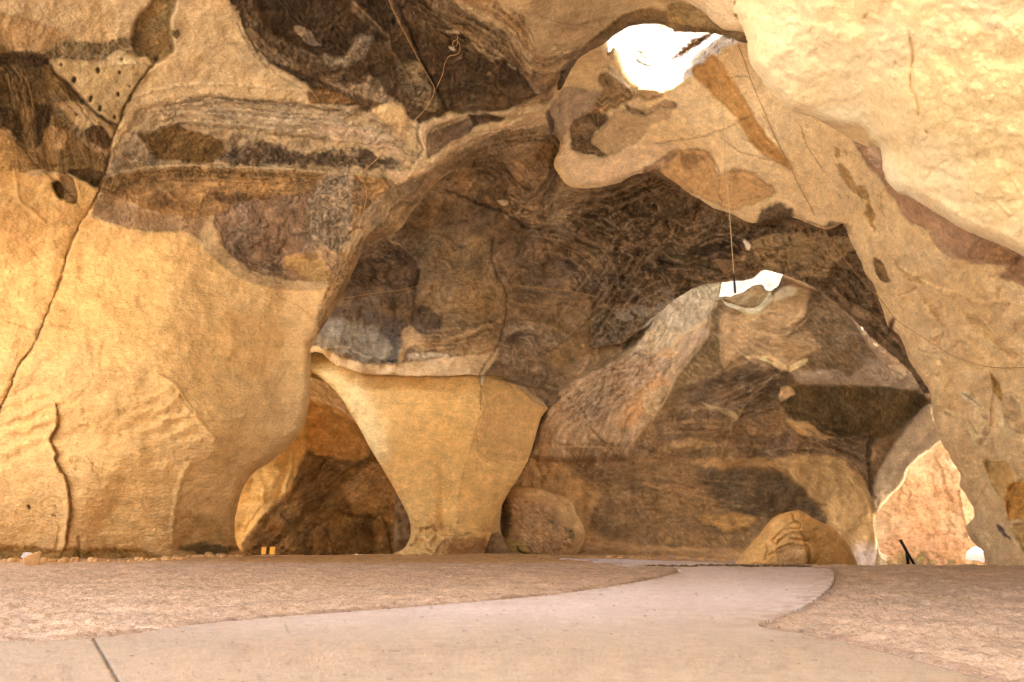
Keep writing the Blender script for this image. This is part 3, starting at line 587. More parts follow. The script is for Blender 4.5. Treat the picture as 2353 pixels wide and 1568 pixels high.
B_patches = [
 ("3:300,300 440,215 620,200 640,270 560,270 430,310 340,400 250,470 190,520 180,420", (236,216,190), dict(e=6,n=6,t=('strata',.5,-38,2.5,.25))),  # near-white stands for sunlit hatching at the skylight rim
 ("2:1560,1100 1640,930 1660,1000 1750,1060 1900,1055 2100,960 2353,980 2353,1010 2280,1050 2150,1150 1950,1220 1720,1240 1650,1180 1620,1110", (224,176,122), dict(e=3,n=5,rim=.3,t=('blotch',.1,0,1))),
 ("2:1400,770 1500,700 1620,600 1800,600 1850,640 1760,760 1720,800 1640,900 1600,960 1500,900", (176,138,98), dict(e=8,n=6,t=('strata',.3,-50,1.2,.06))),
 ("2:1850,520 1900,490 1980,540 2060,600 2070,650 2000,700 1900,740 1820,780 1740,800 1700,810 1850,640", (150,112,70), dict(e=3,n=6,rim=.6,d=-.2,t=('swirl',.6,0,2,.12))),
 ("2:2060,620 2150,590 2250,600 2255,640 2200,665 2090,650", (178,134,86), dict(e=3,n=5,rim=.7,d=-.15,t=('grit',.4,0,1))),
 ("2:1900,440 1960,460 2010,520 2060,600 1980,560 1900,500", (210,170,124), dict(e=3,n=5,a=.7,t=('strata',.4,40,2,.1))),
 ("2:1820,900 1900,820 2000,730 2150,740 2300,700 2352,720 2310,800 2200,840 2100,950 1900,1040 1790,1000 1780,940", (188,144,94), dict(e=3,n=6,rim=.4,d=.08,t=('swirl',.18,-30,1.5))),
 ("2:1655,990 1660,850 1720,790 1880,770 1890,830 1800,900 1790,960 1830,1010 1895,1050 1800,1057 1700,1025", (104,76,48), dict(e=3,n=7,rim=.6,d=.15,t=('swirl',.7,-20,2.2,.08))),
 ("2:2010,705 2100,740 2170,755 2290,720 2230,740 2170,768 2060,768", (100,74,46), dict(e=3,n=5,rim=.3,d=.1)),
 ("2:2240,700 2300,672 2352,690 2352,730 2280,725", (164,120,76), dict(e=3,n=4,rim=.7,d=-.1)),
 ("3:-40,1085 60,1010 130,960 250,930 340,945 400,1010 430,1090 560,1060 700,1130 780,1190 745,1250 600,1300 500,1325 380,1260 200,1185 100,1120", (186,134,80), dict(e=3,n=5,rim=.5,d=.1,t=('swirl',.22,20,1.5))),
 ("3:190,1000 250,960 300,980 290,1050 210,1070", (144,102,60), dict(e=6,n=6,a=.8,t=('grit',.3,0,1))),
 ("3:-60,1070 40,1020 130,960 180,960 90,1060 60,1110", (150,112,76), dict(e=5,n=6,a=.8,t=('strata',.5,-40,2))),
 ("3:260,450 330,390 400,340 480,440 560,560 640,700 700,800 780,900 870,1010 888,1082 800,1020 700,960 620,880 570,780 480,680 380,580", (184,128,68), dict(e=5,n=3,t=('streak',.22,58,1.4))),
 ("3:560,780 640,760 720,850 800,960 870,1040 780,1000 660,920", (168,112,54), dict(e=9,n=3,a=.6,t=('streak',.2,50,1.4))),
 ("3:1165,1040 1210,1050 1270,1100 1310,1180 1360,1170 1385,1280 1425,1440 1395,1440 1350,1300 1300,1230 1230,1160", (160,112,58), dict(e=3,n=9,a=.85,d=.06,t=('grit',.9,60,1.2))),
 ("3:1160,930 1190,940 1190,990 1170,1000", (160,112,58), dict(e=2,n=6,a=.85,t=('grit',.9,60,1.2))),
 ("3:670,1400 720,1300 860,1295 905,1340 900,1385 1000,1410 1210,1415 1230,1480 670,1480", (120,88,58), dict(e=6,n=9,t=('swirl',.5,0,2))),
 ("3:700,1350 760,1290 850,1290 800,1380 720,1400", (104,78,52), dict(e=5,n=8,a=.8,t=('swirl',.7,-40,2))),
 ("3:880,1370 1000,1400 1100,1430 1210,1410 1215,1440 1080,1450 900,1400", (206,158,104), dict(e=2,n=2)),
 ("3:1280,870 1450,930 1480,1060 1560,1210 1700,1270 2000,1440|6:2353,190 2500,300 2500,420 2353,380 2200,320 2250,270 2000,230 1850,150 1780,40|3:1640,1400 1560,1290 1450,1120 1370,1050 1300,920", (172,124,84), dict(e=3,n=4,rim=.4,t=('strata',.22,38,1.2))),
 ("3:1360,930 1440,950 1450,1060 1400,1040", (206,160,118), dict(e=5,n=6,a=.6)),
 ("6:2120,60 2353,200 2500,300 2500,400 2353,360 2230,280 2260,240 2000,200", (150,104,64), dict(e=4,n=5,a=.7,t=('swirl',.3,40,1.5))),
 ("6:1760,40 1830,60 1880,150 1925,190 1900,215 1840,170 1780,110", (176,130,90), dict(e=4,n=4,a=.9,t=('swirl',.3,40,1.5))),
 ("6:1405,210 1440,225 1480,260 1490,310 1510,360 1470,360 1425,310", (118,84,48), dict(e=2,n=3,rim=.5,d=.15,t=('strata',.5,50,3))),
 ("6:1500,610 1540,585 1535,660 1560,720 1610,800 1560,760 1510,680", (126,88,52), dict(e=3,n=3,t=('strata',.3,60,3))),
 ("6:2140,930 2200,1010 2215,1090 2200,1110 2160,1040", (180,130,68), dict(e=3,n=5,rim=.3,d=.06,t=('grit',.5,60,1))),
 ("6:1980,560 2100,620 2150,700 2300,800 2300,840 2150,760 2050,660", (206,152,92), dict(e=6,n=5,a=.6,d=.1)),
 ("6:1540,200 1600,280 1700,330 1720,380 1640,350 1560,280", (186,138,82), dict(e=4,n=10,a=.7,d=.08,t=('grit',.9,60,1.2))),
 ("6:1720,480 1770,470 1850,640 1830,740 1790,735 1850,650 1800,600", (196,144,84), dict(e=4,n=5,a=.7,d=.12,t=('swirl',.4,60,1))),
 ("6:1940,1060 2010,1060 2080,1130 2050,1150 1980,1100", (226,184,130), dict(e=3,n=6,d=-.15)),
 ("6:1990,1180 2080,1160 2140,1250 2130,1400 2040,1380", (218,172,116), dict(e=3,n=5,d=-.2)),
 ("6:2210,1080 2280,1060 2353,1150 2353,1300 2250,1250", (210,164,108), dict(e=3,n=5,d=-.2)),
 ("9:2100,60 2260,100 2300,220 2220,300 2140,200", (204,152,86), dict(e=3,n=5,d=.15)),
 ("9:2270,230 2400,200 2400,400 2300,440 2240,380", (186,126,58), dict(e=3,n=5,d=.25,t=('swirl',.4,60,1))),
 ("9:2180,470 2200,480 2260,560 2240,560 2190,510", (110,84,66), dict(e=2,n=8)),
 ("9:2280,470 2440,480 2440,720 2360,640 2300,560", (196,146,84), dict(e=3,n=5,d=.15)),
]
B_lines = [
 ("3:0,912 150,888 300,870 420,830 520,790 600,740 690,690", dict(w=1.6,col=(140,96,54),a=.7,d=.04,n=4)),
 ("3:350,560 440,490 520,485 600,480 640,500", dict(w=1.5,col=(130,88,50),a=.7,d=.03)),
 ("3:700,700 760,810 800,900 850,990 870,1030", dict(w=1.8,col=(150,106,60),a=.7,d=.03)),
 ("3:450,870 560,950 680,990 780,1010 880,1030", dict(w=1.5,col=(160,112,64),a=.7,d=.03)),
 ("3:945,790 980,900 1040,1000 1100,1080", dict(w=1.6,col=(140,96,54),a=.7,n=3)),
 ("3:1480,1160 1450,1260 1480,1380", dict(w=1.6,col=(150,104,60),a=.6)),
 ("3:340,960 400,1020 440,1110 430,1220 480,1300", dict(w=1.8,col=(140,98,58),a=.7)),
 ("6:1480,0 1480,90 1460,160 1500,240 1520,300 1505,420 1530,520 1540,640 1580,720 1620,800", dict(w=5,d=-.14,stepd=.3,taper=0)),
 ("6:1520,220 1580,270 1620,300 1700,350 1830,420 1960,440 2050,500 2200,480 2353,520", dict(w=4,d=-.12,stepd=-.15)),
 ("6:1560,440 1640,420 1680,390", dict(w=2,col=(140,94,46),a=.6,d=.08)),
 ("6:1690,770 1720,800 1850,800 1950,740 2000,760", dict(w=2,col=(150,104,56),a=.5,d=.08)),
 ("6:1750,740 1800,730 1850,640 1870,560 1820,480", dict(w=4,d=.12)),
 ("6:1890,830 1900,930 1850,1020 1880,1080 1870,1150", dict(w=6,d=-.15,stepd=.15)),
 ("6:2130,930 2160,1010 2130,1150 2120,1300 2020,1360", dict(w=5,d=-.2,stepd=.2)),
 ("6:1950,1060 2000,1080 2080,1140", dict(w=2,col=(110,76,42),a=.7,d=.1)),
 ("6:1850,1160 1900,1200 2000,1220 2060,1320 2080,1400", dict(w=4,d=-.12)),
 ("6:2060,620 2130,680 2180,760 2300,850", dict(w=3,d=.08,stepd=.12)),
 ("9:2110,20 2110,120 2150,220 2230,320 2250,460 2340,600 2353,680", dict(w=4,d=-.15,stepd=.25)),
 ("9:2353,160 2260,330 2250,400", dict(w=3,d=.12,col=(140,90,40),a=.5)),
 ("9:1960,180 2010,250 2050,330 2045,400", dict(w=4,d=-.08)),
 ("9:2040,350 2080,280 2130,200", dict(w=2,col=(160,110,60),a=.5,d=.04)),
 ("9:2180,470 2200,500 2250,550", dict(w=2,col=(90,66,46),a=.8)),
]
for k in range(26):
    a = RNG.uniform(1100, 1560); b = RNG.uniform(900, 1450)
    B_lines.append((f"3:{a:.0f},{b:.0f} {a+RNG.uniform(-8,30):.0f},{b+RNG.uniform(6,40):.0f}", dict(w=1.4, col=(140,98,52), a=.6, d=.03)))
def b_extra(X, Y, D, C):
    leg = sstep(1950, 2120, X) * sstep(420, 640, Y)
    D = D - leg * .55 * np.abs(fbm(X / 150 + Y / 260, Y / 190, 3, 91)) - leg * .25 * ridged(X / 70, Y / 120, 2, 93) * .5
    D = D + leg * .10 * fbm(X / 22, Y / 30, 3, 97)
    return D, C
layer('pale_vault', B_poly, tps(B_ctrl), (224,176,116), B_patches, B_lines, illum=(.92, .665, .44), holes=[B_hole], mat=ROCK, rim=(16,.8), thick=3.0, rough=(.10,.010), seed=2, extra=b_extra, edge=2.0, step=2.6, base_tex=('blotch', .09, 0, 1.0),
      split=[('leg_pillar', "6:1225,0 1480,-10 1560,-30 1700,-20 2353,180 3300,700|0:2900,1500 2000,1500 1900,1000 1900,700")])

# =================================================================== dark vault over the middle hall
D_poly = "0:600,300 1000,200 1250,300 1420,345 1640,345 2250,350 2350,960 2142,905|6:1740,1085 1640,930 1450,760 1240,560 1150,480 1020,390 900,335 825,312 790,300 735,288 690,300 640,340 560,352 450,362 330,378 262,405 180,455 80,530 0,597|5:2180,640 2100,720 2000,790 1880,820 1740,850 1660,1000 1600,1150 1500,1225 1470,1190 1330,1090 1200,1030 1120,1010 1045,1012 1000,1008 700,1018 300,1004 120,960 30,915 -30,860 -120,880|0:600,900"
D_ctrl = [(700,800,41),(900,850,39),(1100,860,38.5),(860,620,41.5),(1000,450,40),(1100,400,37.5),(1300,300,35.5),(1100,600,42),(1300,600,43),(1300,450,39.5),(1500,450,40.5),(1600,600,39.5),(1700,640,36.8),
 (1540,700,40),(1850,640,34.5),(1750,520,37),(1950,600,33.5),(2050,790,31.8),(2130,900,30.6),(1250,780,43.5),(1270,920,42.5),(1400,800,42),(1450,760,41.5),(1000,200,31),(1600,340,33),(2200,500,28),(600,600,40),(800,750,40)]
D_patches = [
 ("2:1550,1250 1620,1240 1720,1270 1950,1240 2150,1150 2352,1080|3:100,1130 200,1190 60,1230 0,1250|2:2000,1340 1750,1340 1600,1310", (136,104,70), dict(e=5,n=6,t=('strata',.5,-12,1.6,.08))),
 ("2:1190,1100 1250,980 1380,950 1560,940 1520,1100 1480,1200 1380,1260 1260,1200 1210,1120", (150,112,72), dict(e=6,n=8,t=('swirl',.6,60,2,.08))),
 ("2:800,1200 900,1100 1100,1070 1200,1120 1250,1220 1300,1260 1300,1360 1180,1400 1050,1380 900,1280", (112,82,52), dict(e=8,n=8,t=('swirl',.35,10,1.6,.05))),
 ("2:1280,1230 1330,1300 1380,1360 1600,1360 1900,1330 2050,1300 2000,1400 1700,1568 1500,1540 1250,1470 1200,1400", (128,96,62), dict(e=8,n=10,t=('swirl',.9,20,2.4,.10))),
 ("2:1160,1350 1220,1350 1230,1375 1190,1380", (200,160,112), dict(e=2,n=5)),
 ("5:640,100 900,40 1120,120 1160,350 1215,450 1200,600 950,720 780,760 760,600 610,500 640,300", (138,104,66), dict(e=16,n=14,t=('swirl',.4,15,1.4,.06))),
 ("5:150,150 350,130 520,160 630,280 600,410 400,430 150,480 100,300", (88,64,42), dict(e=12,n=10,a=.85,t=('swirl',.6,-10,1.6,.08))),
 ("5:130,380 400,400 560,420 600,560 400,560 100,600 20,620", (98,73,48), dict(e=14,n=8,a=.7,t=('strata',.35,0,1.5))),
 ("5:560,400 620,300 640,330 610,430", (72,52,32), dict(e=3,n=4,d=.1)),
 ("5:610,560 760,600 770,700 730,750 680,740 600,690", (104,78,54), dict(e=5,n=5,rim=.4)),
 ("5:900,320 1100,360 1200,420 1200,560 900,600 820,560 860,440", (150,110,64), dict(e=16,n=14,a=.7,t=('swirl',.5,0,2,.05))),
 ("5:1130,120 1500,100 1900,200 1850,440 1800,480 1480,430 1210,400", (122,90,58), dict(e=12,n=10,t=('swirl',.5,10,1.4,.08))),
 ("5:1480,230 1560,210 1750,260 1850,420 1800,470 1600,340", (96,72,52), dict(e=10,n=8,a=.8,t=('swirl',.6,45,2))),
 ("5:1215,440 1500,470 1800,500 1700,700 1620,760 1450,690 1215,680", (132,98,62), dict(e=10,n=8,t=('strata',.4,6,1.4,.05))),
 ("5:1215,680 1450,690 1700,780 1740,850 1660,1000 1600,1130 1420,1060 1300,980 1180,930 1150,840 1200,760", (140,108,74), dict(e=8,n=8,t=('swirl',.5,20,1.8,.06))),
 ("5:1210,700 1300,680 1450,690 1440,740 1400,710 1300,700 1220,750", (186,146,102), dict(e=3,n=5,a=.8,t=('strata',.3,5,2))),
 ("5:1220,750 1330,715 1430,740 1440,780 1320,790 1200,800", (96,70,46), dict(e=4,n=6,a=.8)),
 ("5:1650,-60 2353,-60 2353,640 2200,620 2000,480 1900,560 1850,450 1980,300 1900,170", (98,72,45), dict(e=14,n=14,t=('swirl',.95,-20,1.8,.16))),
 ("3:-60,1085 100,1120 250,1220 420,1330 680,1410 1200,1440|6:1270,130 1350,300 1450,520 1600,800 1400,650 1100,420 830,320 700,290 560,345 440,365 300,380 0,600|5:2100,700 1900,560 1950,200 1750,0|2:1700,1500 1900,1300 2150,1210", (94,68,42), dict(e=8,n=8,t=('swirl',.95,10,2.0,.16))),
 ("5:1880,560 2100,540 2180,640 2000,780 1880,820 1740,850 1700,760", (112,86,58), dict(e=8,n=10,t=('swirl',.9,-45,2.2,.10))),
 ("5:1960,590 2040,570 2080,610 2050,640 1980,640", (176,146,112), dict(e=4,n=9,a=.7,d=-.2)),
 ("5:2080,560 2200,540 2353,480 2353,540 2190,630 2100,600", (168,138,102), dict(e=5,n=6,a=.7,c=1,t=('grit',.6,30,1))),
 ("6:640,100 840,60 1200,80 1290,150 1150,250 1100,340 900,300 850,290 720,260 650,180", (148,110,68), dict(e=5,n=8,t=('swirl',.35,-25,1.8,.06))),
 ("6:590,90 630,130 620,165 595,140", (226,190,146), dict(e=2,n=4)),
 ("6:390,225 480,225 520,260 600,290 500,310 400,260", (150,106,66), dict(e=4,n=6,a=.8)),
 ("6:240,150 350,80 440,70 560,110 600,150 500,220 300,200", (62,44,28), dict(e=4,n=4,rim=-.3,d=.1,t=('strata',.4,10,2.4))),
 ("6:60,200 200,195 380,230 380,265 230,260 80,240", (86,64,38), dict(e=3,n=3,rim=.7,t=('grit',.7,0,1))),
 ("6:1140,380 1200,440 1440,600 1600,780 1450,660 1230,520", (150,112,74), dict(e=3,n=4,a=.8,t=('strata',.4,40,2))),
 # grey patch, pale lower lip
 ("5:-60,600 150,640 350,690 480,740 500,900 420,935 250,910 100,850 -60,830", (134,112,84), dict(e=8,n=8,t=('grit',.35,10,.8,.05))),
 ("5:-60,540 150,560 350,600 560,640 540,720 350,690 150,640 -60,620", (84,66,48), dict(e=12,n=8,a=.8,t=('grit',.3,0,.8))),
 ("5:380,680 480,700 500,920 420,920 440,800", (72,58,46), dict(e=6,n=8,a=.7)),
 ("5:480,930 560,860 600,820 860,870 1130,860 1210,630 1100,650 940,720 740,755 620,720 575,670 520,770 500,830", (172,128,80), dict(e=4,n=8,t=('strata',.40,-8,1.8,.10))),
 ("5:690,790 800,780 960,740 1200,650 1190,680 1000,800 860,850 740,840", (128,90,52), dict(e=6,n=10,a=.8,t=('swirl',.7,-15,2.2))),
 ("5:-80,815 60,868 250,930 480,935 800,892 1100,872 1160,830 1150,900 1060,1010 1040,1060 700,1070 300,1060 120,1000 -80,920", (216,168,112), dict(e=3,n=3,t=('blotch',.10,0,1))),
 ("5:560,880 700,850 820,870 800,890 600,905", (206,168,124), dict(e=3,n=6)),
]
D_lines = [
 ("2:1190,1075 1210,1120 1270,1200 1350,1270 1390,1280", dict(w=2.4,col=(52,36,24),a=.8,d=.10)),
 ("2:730,1260 850,1290 960,1340 1100,1390 1200,1430 1300,1500 1380,1550|5:1430,30 1600,80 1750,130 1880,180", dict(w=3.6,col=(46,32,20),a=.8,d=.16,n=6)),
 ("2:720,1255 900,1120 1080,1065 1190,1080", dict(w=3,col=(60,42,26),a=.6,d=.08)),
 ("5:1130,100 1120,230 1160,350 1210,440 1222,560 1200,680 1150,830 1060,960 1045,1010", dict(w=2.2,col=(60,42,26),a=.8,d=.09,taper=0,n=4)),
 ("5:380,120 500,140 600,220 635,290 610,420 600,560 590,660", dict(w=3,col=(70,50,32),a=.7,d=.10)),
 ("5:420,100 520,150 610,230 640,300", dict(w=3,col=(170,130,88),a=.5,d=-.08,n=2)),
 ("5:130,410 400,400 500,350", dict(w=2,col=(66,48,30),a=.6)),
 ("5:1740,850 1660,1010 1600,1140", dict(w=3,col=(70,48,30),a=.8,d=.1)),
 ("5:0,828 150,822 180,840 260,880 480,935", dict(w=2,col=(196,160,118),a=.6,d=-.05)),
 ("5:320,890 400,925 500,910", dict(w=2.4,col=(46,36,28),a=.8,d=.1)),
 ("5:1210,420 1500,425 1840,485", dict(w=2,col=(166,124,72),a=.5)),
 ("5:1500,210 1500,240 1440,290", dict(w=2,col=(54,38,26),a=.6)),
 ("5:2000,130 1880,180 1850,450 1700,760", dict(w=3,col=(58,42,28),a=.5,d=.08,n=8)),
 ("5:2240,240 2353,270", dict(w=5,col=(30,20,12),a=.9,d=.2)),
]
rr = np.random.RandomState(3)
for k in range(46):   # folded mineral seams
    zx = rr.uniform(1500, 2330); zy = rr.uniform(-150, 560); a = rr.uniform(-.9, .9) ; L = rr.uniform(60, 190)
    pts_ = []; 
    for j in range(6):
        pts_.append(f"{zx:.0f},{zy:.0f}"); zx += L / 5 * math.cos(a); zy += L / 5 * math.sin(a); a += rr.uniform(-.9, .9)
    c = (168,132,92) if k % 3 else (44,30,20)
    D_lines.append(("5:" + " ".join(pts_), dict(w=rr.uniform(1.5,2.8), col=c, a=.6, d=.09 if k % 3 == 0 else -.07, n=8)))
for k in range(40):
    zx = rr.uniform(-40, 1100); zy = rr.uniform(40, 560); a = rr.uniform(-.6, .9) ; L = rr.uniform(60, 170)
    if zx > 850 and zy < 120: zy += 100
    pts_ = []
    for j in range(6):
        pts_.append(f"{zx:.0f},{zy:.0f}"); zx += L / 5 * math.cos(a); zy += L / 5 * math.sin(a); a += rr.uniform(-.8, .8)
    c = (150,114,76) if k % 3 else (40,28,18)
    D_lines.append(("6:" + " ".join(pts_), dict(w=rr.uniform(1.5,2.8), col=c, a=.55, d=.09 if k % 3 == 0 else -.07, n=8)))
D_lines += flow("2:1420,1400 1700,1310 1950,1290 2150,1190 2352,1120", 11, 7)
D_lines += flow("2:1240,1010 1380,960 1530,1080 1470,1280 1320,1360 1180,1300", 10, 8, light=(184,144,98))
D_lines += flow("2:820,1220 1000,1100 1180,1130 1280,1280 1350,1400", 8, 9, light=(150,112,72))
D_lines += flow("5:1500,-80 1750,-20 1950,60 2150,-40 2353,20", 12, 8, light=(168,128,84))
D_lines += flow("5:1280,60 1560,110 1800,240 1880,420 1820,560", 10, 9, light=(166,126,82))
D_lines += flow("5:1640,800 1800,580 1980,330 2150,120 2300,-40", 13, 8, light=(160,122,82))
D_lines += flow("5:1980,760 2080,560 2250,480 2400,420", 8, 8, light=(176,138,96))
D_lines += flow("6:-60,330 200,270 450,335 650,245 850,280 1050,340", 9, 7, light=(150,112,72))
D_lines += flow("6:60,40 240,130 430,60 620,120 700,60", 9, 9, light=(168,128,84))
D_lines += flow("6:1150,250 1300,350 1420,560 1560,740", 8, 9, light=(140,104,68))
D_lines += flow("5:1225,740 1400,705 1480,800 1640,870", 9, 8, light=(196,154,110), dark=(86,62,42))
D_lines += flow("5:640,260 850,330 1100,360 1200,470", 8, 12, light=(168,126,80), dark=(84,60,38), a=(.2,.45))
D_lines += flow("5:640,620 850,600 1050,560 1200,520", 8, 12, light=(168,126,80), dark=(84,60,38), a=(.2,.45))
D_lines += flow("5:560,800 740,800 950,780 1200,660", 9, 8, light=(206,160,108), dark=(104,72,44))
D_lines += flow("5:120,330 300,180 500,220 600,330", 7, 9, light=(140,106,72), a=(.25,.5))
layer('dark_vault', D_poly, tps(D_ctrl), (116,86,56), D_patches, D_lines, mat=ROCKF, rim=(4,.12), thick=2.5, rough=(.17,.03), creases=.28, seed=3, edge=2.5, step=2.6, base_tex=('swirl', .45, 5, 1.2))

# =================================================================== farthest hall with the second skylight
F_poly = "0:980,1360 980,860 1100,835 1180,845 1300,780 1450,640 1600,560 1800,560 2000,640 2190,820 2230,960|6:1830,1370|9:1700,55 1625,130 1595,210 1510,300 1440,385 1418,450 1430,560 1440,700 1440,800|0:2010,1360"
F_ctrl = [(1240,940,43.6),(1400,800,43),(1560,690,45.5),(1640,655,47.5),(1630,800,47.5),(1740,720,49),(1850,700,47.5),(1740,600,47.5),(1000,1000,45),(1000,1280,46),(1450,640,45),(1900,850,46),(1560,880,46),(1640,900,49),(1500,1000,47.5),(1800,900,50),(2000,950,46),
 (1300,1100,47),(1240,1040,45.5),(1200,1280,47),(1340,1280,48),(1700,1100,54),(1700,1290,52),(1900,1060,50),(2000,1110,46.5),(2010,1290,46),(2100,1000,42),(2130,920,38),(2190,980,37),(1900,1200,49),(1420,1100,48.5),(2000,760,40),(2050,830,38)]
F_hole = "10:640,395 590,630 600,650 700,640 800,650 900,610 1020,570 1130,500 1250,430 1400,420 1440,460 1470,510 1560,540 1640,480 1720,410 1760,310 1800,150 1500,50 1000,150 600,250"
